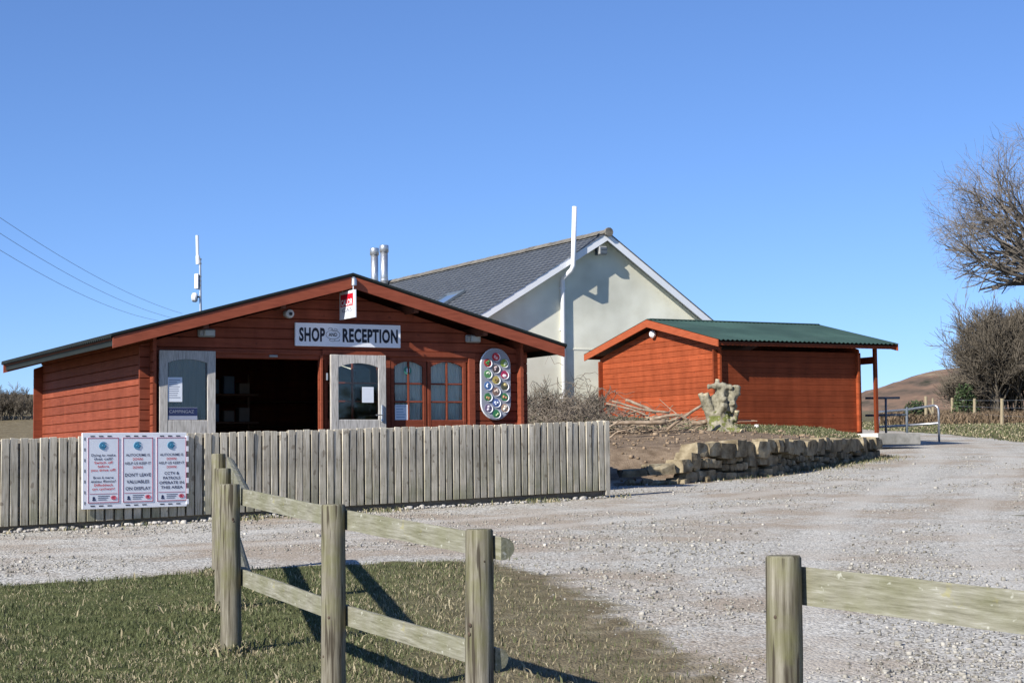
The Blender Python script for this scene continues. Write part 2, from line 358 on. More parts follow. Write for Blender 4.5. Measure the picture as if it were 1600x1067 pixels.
lane_m = lane_f(X, Y) * (.75 + .5 * nz)
Z = Z + nz * (.008 + .05 * MF * (1 - mg) + .02 * gr)
nr, nc = X.shape; idx = np.arange(nr * nc).reshape(nr, nc)
V = np.stack([X, Y, Z], -1).reshape(-1, 3)
Fq = np.stack([idx[:-1, :-1], idx[:-1, 1:], idx[1:, 1:], idx[1:, :-1]], -1).reshape(-1, 4)
def fm(a): return a.reshape(-1)[Fq].mean(1)
is_bank = fm(MF) > .02
is_track = (~is_bank) & (fm(grass_m) < .5) & (fm(bfm) < .5)
def ground_mat():
    k = N('ground_cover'); tc = k.n('TexCoord').outputs['Object']
    ga, da, ra = (k.n('Attribute', attribute_name=a).outputs['Fac'] for a in ('grass', 'dirt', 'dry'))
    # gravel
    v = k.n('TexVoronoi'); v.inputs['Scale'].default_value = 46; k.l(tc, v.inputs['Vector'])
    v2 = k.n('TexVoronoi'); v2.inputs['Scale'].default_value = 13; k.l(tc, v2.inputs['Vector'])
    sp = k.n('SeparateColor'); k.l(v.outputs['Color'], sp.inputs[0])
    st = k.ramp(sp.outputs[0], [(.0, (.19, .176, .15)), (.25, (.41, .39, .345)), (.7, (.56, .54, .485)), (.93, (.64, .62, .56)), (1, (.76, .74, .69))])
    n1 = k.noise(tc, .55, 6, .65); n2 = k.noise(tc, 2.6, 5, .6); n3 = k.noise(tc, 60, 4, .6)
    pat = k.ramp(n1, [(.45, (0, 0, 0)), (.60, (1, 1, 1))]); pat2 = k.ramp(n2, [(.52, (0, 0, 0)), (.72, (1, 1, 1))])
    st = k.mix(k.math('MULTIPLY', pat, .68), st, (.36, .28, .20)); st = k.mix(k.math('MULTIPLY', pat2, .38), st, (.31, .265, .20))
    st = k.mix(.6, st, k.ramp(n3, [(.3, (.55, .55, .55)), (.7, (1.15, 1.15, 1.15))]), 'MULTIPLY')
    # dirt
    d1 = k.noise(tc, 4, 8, .7); dc = k.ramp(d1, [(.3, (.11, .078, .05)), (.5, (.21, .155, .105)), (.68, (.29, .222, .155)), (.8, (.37, .30, .22))])
    # grass ground
    g1 = k.noise(tc, 3, 7, .7); gc = k.ramp(g1, [(.3, (.040, .050, .018)), (.5, (.085, .095, .036)), (.7, (.15, .145, .065))])
    gd = k.ramp(k.noise(tc, 5, 7, .7), [(.3, (.105, .082, .05)), (.52, (.185, .15, .095)), (.72, (.28, .24, .16))])
    gc = k.mix(ra, gc, gd)
    def edge(a): return k.ramp(k.math('ADD', k.math('MULTIPLY', k.math('SUBTRACT', n2, .5), .55), a), [(.38, (0, 0, 0)), (.62, (1, 1, 1))])
    la = k.n('Attribute', attribute_name='lane').outputs['Fac']
    ln = k.ramp(k.math('ADD', la, k.math('MULTIPLY', k.math('SUBTRACT', n2, .5), .5)), [(.35, (0, 0, 0)), (.75, (1, 1, 1))])
    st = k.mix(k.math('MULTIPLY', ln, .38), st, k.mix(n3, (.50, .475, .42), (.62, .595, .535)))
    c = k.mix(edge(da), st, dc); c = k.mix(edge(ga), c, gc)
    k.l(c, k.p.inputs['Base Color']); k.p.inputs['Roughness'].default_value = .95; k.p.inputs['Specular IOR Level'].default_value = .1
    b1 = k.n('Bump'); b1.inputs['Strength'].default_value = .7; b1.inputs['Distance'].default_value = .014
    hh = k.math('ADD', k.math('SUBTRACT', 1.0, v.outputs['Distance']), k.math('ADD', k.math('MULTIPLY', n3, .8), k.math('MULTIPLY', d1, 1.6)))
    k.l(hh, b1.inputs['Height']); k.l(b1.outputs[0], k.p.inputs['Normal'])
    return k.m
M_GROUND = ground_mat()
def sub_terrain(name, sel):
    f = Fq[sel]; u, inv = np.unique(f, return_inverse=True)
    me = np_mesh(name, V[u], inv.reshape(-1, 4), M_GROUND, True)
    for a, arr in (('grass', grass_m), ('dirt', dirt_m), ('dry', dry_m), ('lane', lane_m)):
        at_ = me.attributes.new(a, 'FLOAT', 'POINT'); at_.data.foreach_set('value', arr.reshape(-1)[u].astype(np.float32))
    link(name, me, kind='structure')
sub_terrain('gravel_track', is_track); sub_terrain('earth_bank', is_bank); sub_terrain('ground', ~(is_bank | is_track))

# far heather hill
M_HEATH = mat('heather_hill', [(.035, .04, .028), (.12, .09, .07), (.19, .125, .09), (.28, .22, .15)], .16, (.6, .35, 2.2), 1.0, spec=.05, detail=9, offs=False)
hv = []; hf = []
nx, ny = 120, 40
for j in range(ny):
    for i in range(nx):
        x = 60 + i * 3.4; y = 430 + j * 9
        e = 1 - ((x - 215) / 135) ** 2 * (1 if x < 215 else .15) - ((y - 610) / 210) ** 2
        z = 28.5 - (x - 150) ** 2 / 272 * (1 if x < 150 else .05) - 24 * (max(0, 500 - y) / 70) ** 1.5 - 14 * (max(0, y - 500) / 200) ** 2
        hv.append((x, y, max(z, -6) + 1.0 * noise.noise((x * .03, y * .03, 1)) + .9 * noise.noise((x * .13, y * .1, 4))))
for j in range(ny - 1):
    for i in range(nx - 1): a = j * nx + i; hf.append((a, a + 1, a + nx + 1, a + nx))
link('hill', np_mesh('hill', hv, hf, M_HEATH, True), kind='structure')

# ------------------------------------------------------------------ log buildings
def cut(a0, a1, ops, z0, z1):
    iv = [(a0, a1)]
    for (u0, u1, w0, w1) in ops:
        if min(z1, w1) - max(z0, w0) > .5 * (z1 - z0):
            nv = []
            for p, q in iv:
                if u1 <= p or u0 >= q: nv.append((p, q)); continue
                if u0 - p > .02: nv.append((p, u0))
                if q - u1 > .02: nv.append((u1, q))
            iv = nv
    return iv
def log_wall(parent, axis, pos, inn, a0, a1, z0, rows, h, m, ops=(), lim=None, zs=0, c=.013, t=.05, ref=0):
    """Round-cornered wall logs laid one on another; lim(z) gives the end positions under a gable."""
    for r in range(rows):
        zb, zt = z0 + r * h + zs, z0 + (r + 1) * h + zs
        for p, q in cut(a0, a1, ops, zb, zt):
            zg = zt - .002; prof = [(t, zb), (c * 1.3, zb), (0, zb + c * .7), (0, zg - c * .7), (c * 1.3, zg), (t, zt + .004)]
            ends = []
            for side in (0, 1):
                e = []
                for o, z in prof:
                    a = (p, q)[side]
                    if lim:
                        l = lim(z); a = max(p, l[0]) if side == 0 else min(q, l[1])
                        if l[1] - l[0] < .02: a = (l[0] + l[1]) / 2
                    e.append((a, pos + inn * o, z) if axis == 'x' else (pos + inn * o, a, z))
                ends.append(e)
            if lim and lim(zb)[1] - lim(zb)[0] < .1: continue
            n = 6; F = [tuple(range(n)), tuple(range(2 * n - 1, n - 1, -1))] + [(k, n + k, n + (k + 1) % n, (k + 1) % n) for k in range(n)]
            MB().add([(x, y, z - ref) for x, y, z in ends[0] + ends[1]], F).build('log', m, parent)
def corrug(x0, x1, y0, y1, zf, along, pitch, amp, th):
    """Corrugated sheet; waves advance along `along` ('x' or 'y'); zf(x, y) is the plane height."""
    b = MB(); n = int(abs((x1 - x0) if along == 'x' else (y1 - y0)) / pitch * 6); V = []; F = []
    for k in range(n + 1):
        f = k / n; w = amp * math.cos(f * n / 6 * 2 * math.pi)
        for e in (0, 1):
            x, y = ((x0 + (x1 - x0) * f, (y0, y1)[e]) if along == 'x' else ((x0, x1)[e], y0 + (y1 - y0) * f))
            V += [(x, y, zf(x, y) + w), (x, y, zf(x, y) + w - th)]
    for k in range(n):
        a = 4 * k; F += [(a, a + 2, a + 6, a + 4), (a + 1, a + 5, a + 7, a + 3), (a, a + 4, a + 5, a + 1), (a + 2, a + 3, a + 7, a + 6)]
    F += [(0, 1, 3, 2), (4 * n, 4 * n + 2, 4 * n + 3, 4 * n + 1)]
    return b.add(V, F)

# ---------- shop ----------
ZB = .95; SO = Vector((-4.854, 23.977, ZB))
def SW(u, v, z): return SO + Vector((math.cos(YAW) * u - math.sin(YAW) * v, math.sin(YAW) * u + math.cos(YAW) * v, z - ZB))
shop = thing('log_cabin_shop', 'low red-brown log cabin shop with open double doors behind the picket fence', 'shop', SO, YAW)
PK, HW, SL, ZP = 2.77, 3.38, .272, 4.166     # peak position, half width of roof, slope, top of verge
def roof_z(u): return ZP - SL * abs(u - PK)
H = .142; XW, YW = 5.6, 6.25
def lim(z): w = (ZP - .21 - z) / SL; return (PK - w, PK + w)
WIN = (2.47, 4.74, 1.85, 3.045); DOOR = (.9, 2.42, ZB, 3.045)
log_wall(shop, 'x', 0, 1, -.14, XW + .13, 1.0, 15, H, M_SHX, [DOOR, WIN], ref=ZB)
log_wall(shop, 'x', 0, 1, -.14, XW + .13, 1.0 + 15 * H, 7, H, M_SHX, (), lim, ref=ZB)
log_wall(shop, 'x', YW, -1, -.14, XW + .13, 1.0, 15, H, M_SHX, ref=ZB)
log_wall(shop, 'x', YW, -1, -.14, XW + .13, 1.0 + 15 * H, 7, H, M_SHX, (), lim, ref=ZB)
log_wall(shop, 'y', 0, 1, -.13, YW + .05, 1.0, 17, H, M_SHY, zs=-H / 2, ref=ZB)
log_wall(shop, 'y', XW, -1, -.13, YW + .05, 1.0, 17, H, M_SHY, zs=-H / 2, ref=ZB)
zl = lambda d: (lambda x, y: roof_z(x) - ZB + d)
RY0, RY1 = -.4, YW + .10
for s, nm in ((-1, 'l'), (1, 'r')):
    x0, x1 = (PK - HW, PK) if s < 0 else (PK, PK + HW)
    b = MB(); f = zl(0)
    # boarded roof deck, each board an own piece
    nb = 22
    for k in range(nb):
        ya = RY0 + .04 + (RY1 - RY0 - .06) * k / nb; yb = ya + (RY1 - RY0 - .06) / nb - .004
        q = [(x0 + (.02 if s < 0 else 0), ya, f(x0, 0) - .06), (x1 - (.02 if s > 0 else 0), ya, f(x1, 0) - .06), (x1 - (.02 if s > 0 else 0), yb, f(x1, 0) - .06), (x0 + (.02 if s < 0 else 0), yb, f(x0, 0) - .06)]
        MB().poly(q, (0, 0, .022)).build('roof_board', M_SOFF, shop)
    corrug(x0 - (.03 if s < 0 else 0), x1 + (.03 if s > 0 else 0), RY0 - .02, RY1, zl(.005), 'y', .105, .018, .03).build('roof_sheet', M_FELT, shop)
    # verge boards front and back
    for yv in (RY0 - .0, RY1 - .03):
        e0, e1 = (x0, x1) if s < 0 else (x1, x0)
        q = [(e0, yv, roof_z(e0) - ZB - .028), (e1, yv, roof_z(e1) - ZB - .028), (e1, yv, roof_z(e1) - ZB - .19), (e0, yv, roof_z(e0) - ZB - .175)]
        MB().poly(q, (0, .028, 0)).build('verge_board', M_VERGE, shop)
    # eave board
    xe = x0 + .035 if s < 0 else x1 - .06
    MB().box(xe, xe + .025, RY0 + .05, RY1 - .04, roof_z(x0 if s < 0 else x1) - ZB - .135, roof_z(x0 if s < 0 else x1) - ZB - .045).build('eave_board', M_FELT, shop)
for u in (PK - 2.1, PK - 1.0, PK, PK + 1.0, PK + 2.1):     # purlins
    MB().box(u - .035, u + .035, RY0 + .06, RY1 - .05, roof_z(u) - ZB - .20 - (.03 if u != PK else 0), roof_z(u) - ZB - .075 - (.03 if u != PK else 0)).build('purlin', M_SOFF, shop)
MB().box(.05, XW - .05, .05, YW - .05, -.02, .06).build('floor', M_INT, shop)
# door and window trims
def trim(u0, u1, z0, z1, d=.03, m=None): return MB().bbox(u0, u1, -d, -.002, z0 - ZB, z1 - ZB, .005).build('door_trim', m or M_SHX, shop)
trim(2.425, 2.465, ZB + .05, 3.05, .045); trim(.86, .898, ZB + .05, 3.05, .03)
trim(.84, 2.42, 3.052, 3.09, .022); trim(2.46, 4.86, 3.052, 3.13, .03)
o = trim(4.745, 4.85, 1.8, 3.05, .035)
def leaf(u0, u1, z0, z1, y0, muntins, m, nm, arch=.07, stile=.11, cross=2, handle=None, bottom=.14, curtain=False):
    """A glazed leaf: stiles, rails, arched head, glazing bars; a part of the shop with sub-parts."""
    b = MB(); y1 = y0 + .045
    b.bbox(u0, u0 + stile, y0, y1, z0 - ZB, z1 - ZB, .006); b.bbox(u1 - stile, u1, y0, y1, z0 - ZB, z1 - ZB, .006)
    b.bbox(u0 + stile, u1 - stile, y0 + .003, y1 - .003, z0 - ZB, z0 + bottom - ZB, .006)
    top = []; n = 10; ui, uo = u0 + stile, u1 - stile
    hd = stile
    for k in range(n + 1):
        f = k / n; top.append((ui + (uo - ui) * f, y0 + .003, z1 - hd - arch + arch * math.sin(math.pi * f) ** .8 - ZB))
    for k in range(n):
        p, q = top[k], top[k + 1]
        b.poly([p, q, (q[0], y0 + .003, z1 - .001 - ZB), (p[0], y0 + .003, z1 - .001 - ZB)], (0, .039, 0))
    door = b.build(nm, m, shop)
    gz0, gz1 = z0 + bottom, z1 - hd
    MB().box(ui - .005, uo + .005, y0 + .02, y0 + .025, gz0 - .005 - ZB, gz1 - ZB).build('pane', M_GLASS, door)
    for k in range(1, muntins + 1):
        uc = ui + (uo - ui) * k / (muntins + 1); MB().bbox(uc - .014, uc + .014, y0 + .005, y1 - .01, gz0 - ZB, gz1 - .005 - ZB, .004).build('glazing_bar', m, door)
    for k in range(1, cross + 1):
        zc = gz0 + (gz1 - .06 - gz0) * k / (cross + 1); MB().bbox(ui, uo, y0 + .007, y1 - .012, zc - .012 - ZB, zc + .012 - ZB, .004).build('glazing_bar', m, door)
    return door
dl = leaf(.095, .875, 1.02, 3.075, -.125, 0, M_GREYW, 'door', .05, .115, 0, bottom=1.12)
nb = MB(); n = 60; V_ = []
for k in range(n + 1): V_ += [(.23 + .51 * k / n, -.088 + .006 * math.sin(k * 1.9), 2.15 - ZB), (.23 + .51 * k / n, -.088 + .006 * math.sin(k * 1.9), 2.98 - ZB)]
nb.add(V_, [(2 * k, 2 * k + 2, 2 * k + 3, 2 * k + 1) for k in range(n)]); nb.build('pane_blind', M_BLIND, dl)
dl['label'] = 'silvered wooden door leaf folded back on the left, notices on its glass'
dr = leaf(2.545, 3.385, 1.02, 3.06, -.135, 0, M_GREYW, 'door', .06, .115, 0, bottom=1.13)
dr['label'] = 'silvered wooden door leaf folded back on the right, one notice'
b = MB(); b.bbox(3.30, 3.335, -.155, -.135, 2.12 - ZB, 2.36 - ZB, .006); b.tube([(3.318, -.155, 2.215 - ZB), (3.318, -.195, 2.215 - ZB), (3.20, -.195, 2.212 - ZB)], .009, 6); b.build('handle', M_STEEL, dr)
for z in (2.75, 1.3):
    MB().tube([(2.50, -.10, z - .05 - ZB), (2.50, -.10, z + .05 - ZB)], .014, 8).build('hinge', M_STEEL, dr)
MB().bbox(1.68, 1.80, -.03, .02, 3.012 - ZB, 3.045 - ZB, .006).build('door_closer', M_GREYP, shop)
for i, (a, b_) in enumerate(((2.50, 3.36), (3.52, 4.08), (4.10, 4.72))):
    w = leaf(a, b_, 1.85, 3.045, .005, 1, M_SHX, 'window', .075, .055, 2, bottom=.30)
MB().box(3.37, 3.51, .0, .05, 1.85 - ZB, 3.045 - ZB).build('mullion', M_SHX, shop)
cb = MB(); n = 90; V_ = []; 
for k in range(n + 1):
    u = 3.62 + (4.72 - 3.62) * k / n; yy = .085 + .012 * math.sin(k * 1.35) + .006 * math.sin(k * .37)
    V_ += [(u, yy, 1.9 - ZB), (u, yy, 3.03 - ZB)]
cb.add(V_, [(2 * k, 2 * k + 2, 2 * k + 3, 2 * k + 1) for k in range(n)])
cu = cb.build('net_curtain', M_CURTAIN, None, loc=SO, rot=(0, 0, YAW)); tag(cu, 'pale net curtain hanging inside the right-hand shop window', 'curtain')
# inside, deep in shade
def inside_shelf(u, v, label, w=1.5):
    t = thing('shelf_unit', label, 'shelf', SW(u, v, ZB + .06), YAW, 'shelving inside the shop')
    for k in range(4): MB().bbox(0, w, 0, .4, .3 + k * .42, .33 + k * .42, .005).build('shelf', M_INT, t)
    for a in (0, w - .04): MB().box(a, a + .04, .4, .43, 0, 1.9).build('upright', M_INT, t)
    return t
inside_shelf(.9, 4.6, 'dark shelving seen through the open shop doorway, left unit'); inside_shelf(2.5, 5.0, 'dark shelving seen through the open shop doorway, right unit', 2.0)

inside_shelf(1.05, 2.3, 'low dark display stand standing just inside the open shop doorway', 1.3)
gc = [M_PAPER, plain('brown_pack', (.16, .12, .09)), plain('blue_pack', (.10, .14, .2)), plain('yellow_pack', (.6, .5, .15))]
gn = ('white', 'brown', 'blue', 'yellow')
for k in range(10):
    lv = 1 + k // 5; u = 1.12 + .24 * (k % 5); ci = (k * 3 + k // 4) % 4
    MB().bbox(0, .17, 0, .16, 0, .17 + .05 * ((k * 7) % 3), .01).build('packet', gc[ci], None, loc=SW(u, 2.42, ZB + .06 + .33 + .42 * (lv + 1)), rot=(0, 0, YAW), label='%s packet, %s from the left on the %s shelf of the stand inside the doorway' % (gn[ci], ('first', 'second', 'third', 'fourth', 'last')[k % 5], ('middle', 'top')[lv - 1]), cat='packet', group='goods inside the shop doorway')
# ---------- things on the shop front ----------
def text(s, size, bold=0, sxx=1.0, align='CENTER', shear=0):
    cu = bpy.data.curves.new('t', 'FONT'); cu.body = s; cu.size = size; cu.offset = bold; cu.align_x = align; cu.resolution_u = 3; cu.space_character = 1.0 + bold * 9; cu.shear = shear
    o = bpy.data.objects.new('t', cu); COL.objects.link(o); dg = bpy.context.evaluated_depsgraph_get()
    me = bpy.data.meshes.new_from_object(o.evaluated_get(dg)); vs = [(v.co.x * sxx, v.co.y) for v in me.vertices]; fs = [tuple(p.vertices) for p in me.polygons]
    bpy.data.objects.remove(o); bpy.data.curves.remove(cu); bpy.data.meshes.remove(me); return vs, fs
def put(b, s, x, z, size, y=0., bold=0, sxx=1., align='CENTER', fit=None):
    vs, fs = text(s, size, bold, sxx, align)
    if fit:
        w = max(v[0] for v in vs) - min(v[0] for v in vs); k = fit / w; vs = [(v[0] * k, v[1]) for v in vs]
    b.add([(x + a, y, z + c) for a, c in vs], fs)
t = thing('shop_sign', 'long white board lettered SHOP AND RECEPTION above the doorway', 'sign', SW(2.045, -.03, 3.175), YAW)
MB().bbox(0, 1.60, -.035, 0, 0, .325, .004).build('board', M_WHITE, t)
b = MB(); put(b, 'SHOP', .245, .075, .255, -.039, .010, 1, fit=.385); put(b, 'RECEPTION', 1.13, .075, .255, -.039, .010, 1, fit=.85); b.build('lettering', M_INK, t, kind='stuff')
b = MB(); put(b, 'AND', .56, .145, .07, -.039, .0015, 1, fit=.13)
def curl(cx, cz, rx, rz, a0, a1, r=.003, n=26, sp=1.0):
    b.tube([(cx + rx * math.cos(a) * (1 - (1 - sp) * k / n), -.038, cz + rz * math.sin(a) * (1 - (1 - sp) * k / n)) for k in range(n + 1) for a in [a0 + (a1 - a0) * k / n]], r, 4)
curl(.56, .168, .105, .062, 0, 2 * math.pi); curl(.59, .24, .05, .025, -2.6, 2.2, sp=.35); curl(.53, .245, .04, .02, 3.6, -1.2, sp=.4)
curl(.56, .09, .06, .022, 2.2, 6.8, sp=.35); curl(.63, .095, .05, .022, 3.2, 7.0, sp=.5)
b.build('scroll_emblem', M_INK, t)
t = thing('hanging_gas_sign', 'small white and red CALOR sign projecting under the gable peak', 'sign', SW(2.72, -.06, 3.55), YAW - math.pi / 2)
MB().bbox(0, .56, -.012, .012, 0, .385, .003).build('board', M_WHITE, t)
MB().box(.045, .50, -.0145, -.0125, .175, .345).build('red_panel', M_RED, t)
b = MB(); put(b, 'CALOR', .275, .19, .115, -.0175, .003, 1, fit=.42); b.build('lettering', M_WHITE, t, kind='stuff')
b = MB(); put(b, 'GAS', .275, .095, .075, -.0145, .001, 1, fit=.36); b.build('lettering', M_INKG, t)
MB().tube([(.08, 0, .385), (.08, 0, .44)], .008, 6).build('bracket', M_STEEL, t); MB().tube([(.48, 0, .385), (.48, 0, .44)], .008, 6).build('bracket', M_STEEL, t)
def bulkhead(u, z, label):
    t = thing('bulkhead_light', label, 'light', SW(u, -.002, z), YAW, 'bulkhead lights on the shop front')
    MB().bbox(-.12, .12, -.05, 0, -.055, .055, .012).build('housing', M_GREYP, t)
    MB().bbox(-.045, .108, -.075, -.05, -.045, .045, .012).build('lens', plain('lamp_lens', (.42, .44, .42), .3), t)
    MB().bbox(-.108, -.055, -.07, -.05, -.04, .04, .008).build('sensor', M_GREYP, t)
bulkhead(.775, 3.325, 'grey bulkhead light above the left folded door leaf'); bulkhead(4.82, 3.335, 'grey bulkhead light above the shop window, left of the oval board')
t = thing('security_camera', 'round white dome camera under the left slope of the shop gable', 'camera', SW(1.935, -.002, 3.62), YAW)
MB().lathe([(.05, 0), (.05, .03), (.04, .045)], n=16, axis='y').build('mount', M_GREYP, t)
MB().lathe([(.035, .045), (.062, .06), (.066, .09), (.058, .13), (.03, .14)], c=(.01, 0, -.005), n=18, axis='y').build('dome', plain('camera_shell', (.5, .5, .49), .4), t)
MB().lathe([(.024, .139), (.024, .150), (.015, .155)], c=(.012, 0, -.008), n=14, axis='y').build('lens', M_BLACK, t)
t = thing('floodlight', 'small silver spot lamp fixed at the peak of the shop roof', 'light', SW(2.77, -.43, 4.02), YAW)
MB().tube([(0, .03, .09), (0, -.01, .09)], .022, 10).build('bracket', M_STEEL, t); MB().lathe([(.02, .02), (.035, 0), (.04, -.09), (.03, -.10)], c=(0, -.02, .08), n=14).build('lamp_body', M_STEEL, t)
# notices
def notice(u, z, w, h, label, y=-.111, lines=6, body=M_PAPER, ink=M_INKG, inset=.1, seed=1):
    t = thing('notice', label, 'notice', SW(u, y, z), YAW)
    MB().box(0, w, -.004, 0, 0, h).build('sheet', body, t)
    b = MB(); r = random.Random(seed)
    for k in range(lines):
        zz = h * (.9 - .8 * k / lines); b.box(w * inset, w * (1 - inset) - r.random() * w * .3, -.0055, -.0042, zz - h * .03, zz)
    b.build('print', ink, t); return t
notice(.205, 2.385, .205, .33, 'white sheet of writing on the left folded door glass', lines=9)
t = thing('notice', 'dark blue and grey banner notice low on the left folded door glass', 'notice', SW(.20, -.111, 2.145), YAW)
MB().box(0, .42, -.004, 0, 0, .165).build('sheet', plain('banner_grey', (.30, .32, .40), .6), t); MB().box(.003, .417, -.0058, -.0042, .055, .16).build('band', M_NAVY, t)
b = MB(); put(b, 'CAMPINGAZ', .2, .09, .06, -.0072, 0, 1, fit=.34); b.build('lettering', M_INKG, t)
notice(3.02, 2.39, .175, .22, 'plain white sheet on the right folded door glass', -.121, 5, ink=M_PAPER)
t = thing('sticker', 'small green square sticker in the top pane of the shop window', 'sticker', SW(3.79, .018, 2.86), YAW)
MB().lathe([(.06, 0), (.06, .003)], n=18, axis='y').build('disc', plain('green_print', (.05, .22, .16), .5), t); MB().box(-.02, .03, -.005, -.0035, -.03, .03).build('square', M_PAPER, t)
notice(3.585, 2.13, .20, .24, 'pale poster in the lower left pane of the shop window', .018, 5, ink=M_TEAL)
# oval ice-cream board
t = thing('ice_cream_board', 'tall oval grey board of round ice cream pictures right of the shop window', 'sign', SW(5.17, -.03, 2.675), YAW)
def stadium(w, h, y, n=14): 
    r = w / 2; c = h / 2 - r
    return [(r * math.cos(a), y, c + r * math.sin(a)) for a in [math.pi * k / n for k in range(n + 1)]] + [(r * math.cos(a), y, -c + r * math.sin(a)) for a in [math.pi + math.pi * k / n for k in range(n + 1)]]
M_OVAL = plain('oval_board_grey', (.30, .31, .35), .4)
MB().poly(stadium(.475, 1.03, -.04)[::-1], (0, .04, 0)).build('board', M_OVAL, t)
b = MB(); st = stadium(.475, 1.03, -.02); b.tube(st + [st[0]], .014, 6); b.build('rim', M_WHITE, t)
ice = [(0, .40, (.55, .02, .03), (.9, .5, .5)), (-.135, .31, (.35, .03, .03), (.05, .2, .05)), (.135, .31, (.25, .34, .06), (.75, .8, .55)), (0, .225, (.09, .07, .07), (.5, .4, .4)),
       (-.135, .145, (.10, .26, .10), (.6, .65, .5)), (.14, .14, (.38, .03, .09), (.85, .8, .8)), (0, .06, (.45, .36, .10), (.2, .13, .05)), (-.135, -.025, (.07, .16, .36), (.7, .75, .85)),
       (.14, -.03, (.08, .08, .05), (.55, .45, .2)), (0, -.11, (.24, .15, .12), (.55, .45, .38)), (-.135, -.19, (.05, .17, .06), (.5, .28, .12)), (.14, -.19, (.05, .19, .07), (.52, .26, .14)),
       (0, -.275, (.10, .15, .36), (.6, .65, .8)), (-.13, -.355, (.16, .12, .20), (.6, .55, .6)), (.14, -.35, (.45, .3, .2), (.8, .72, .6)), (0, -.435, (.04, .19, .08), (.45, .55, .3))]
for i, (a, z, c1, c2) in enumerate(ice):
    m1 = plain('picture_%s' % 'abcdefghijklmnop'[i], c1, .4); m2 = plain('scoop_%s' % 'abcdefghijklmnop'[i], c2, .4)
    q = MB().lathe([(.060, 0), (.060, .012), (.001, .014)], c=(a, -.04, z), n=20, axis='y').build('picture_disc', m1, t)
    r = MB(); r.tube([(a + .008 + .058 * math.cos(w), -.05, z - .008 + .058 * math.sin(w)) for w in [math.radians(-115 + 200 * k / 16) for k in range(17)]], [.003 + .007 * math.sin(math.pi * k / 16) for k in range(17)], 5); r.build('highlight_rim', M_WHITE, q)
    s = MB(); rr = random.Random(i)
    for k in range(3): 
        w = rr.uniform(0, 6.28); s.lathe([(rr.uniform(.014, .026), 0), (.004, .012)], c=(a + .02 * math.cos(w), -.054, z + .022 * math.sin(w)), n=9, axis='y')
    s.build('scoop', m2, q)
b = MB(); put(b, 'ICE', -.10, -.455, .04, -.0415, 0, 1, fit=.06); put(b, 'CREAM', .115, -.455, .04, -.0415, 0, 1, fit=.075); b.build('lettering', M_WHITE, t, kind='stuff')
# antenna mast on the roof
ab = at(314, 494, 27.5)
t = thing('antenna_mast', 'slim pole with white aerial and small dish on the shop roof', 'antenna', (ab.x, ab.y, ab.z - .35))
def AP(x, y): p = at(x, y, 27.5); return (p.x - ab.x, 0, p.z - ab.z + .35)
MB().tube([(0, 0, 0), AP(312.5, 404)], .019, 8).build('pole', M_STEEL, t)
MB().tube([AP(308, 368), AP(308.7, 402)], .024, 8).build('aerial_tube', M_PVC, t); MB().tube([AP(309, 400), AP(309.5, 413)], .034, 8).build('aerial_base', M_PVC, t)
p = AP(308, 428); q = AP(308.5, 452); MB().bbox(p[0] - .035, p[0] + .03, -.05, .05, q[2], p[2], .01).build('panel_aerial', M_PVC, t)
for y in (405, 412, 432, 439, 446, 464): p = AP(311.5, y); MB().box(p[0] - .04, p[0] + .03, -.02, .02, p[2] - .012, p[2] + .012).build('clamp', M_DKSTEEL, t)
p = AP(305.5, 465); MB().lathe([(.06, 0), (.075, .02), (.07, .07), (.04, .085)], c=(p[0] + .03, -.02, p[2]), n=16, axis='x').build('dish', M_PVC, t)

# ---------- shed ----------
ZS = 2.2; DO = Vector((5.051, 44.0, ZS))
shed = thing('orange_log_cabin', 'bright orange log cabin with green corrugated roof on the grassy bank', 'cabin', DO, YAW)
DP, DH, DSL, DZP = 2.8, 3.26, .2215, 5.141
def droof(y): return DZP - DSL * abs(y - DP)
def dlim(z): w = (DZP - .17 - z) / DSL; return (DP - w, DP + w)
XS, YS, HS = 4.30, 5.6, .1395
log_wall(shed, 'y', 0, 1, -.10, YS + .1, ZS, 15, HS, M_SDY, ref=ZS, c=.010)
log_wall(shed, 'y', 0, 1, -.10, YS + .1, ZS + 15 * HS, 5, HS, M_SDY, (), dlim, ref=ZS, c=.010)
log_wall(shed, 'y', XS, -1, -.10, YS + .1, ZS, 15, HS, M_SDY, [(3.2, 4.2, ZS, 4.2)], ref=ZS, c=.010)
log_wall(shed, 'y', XS, -1, -.10, YS + .1, ZS + 15 * HS, 5, HS, M_SDY, (), dlim, ref=ZS, c=.010)
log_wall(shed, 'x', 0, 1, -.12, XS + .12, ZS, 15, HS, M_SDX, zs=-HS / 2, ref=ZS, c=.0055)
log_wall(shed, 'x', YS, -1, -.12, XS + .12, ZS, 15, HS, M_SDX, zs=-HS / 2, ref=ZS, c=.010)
DX0, DX1 = -.3, 5.28
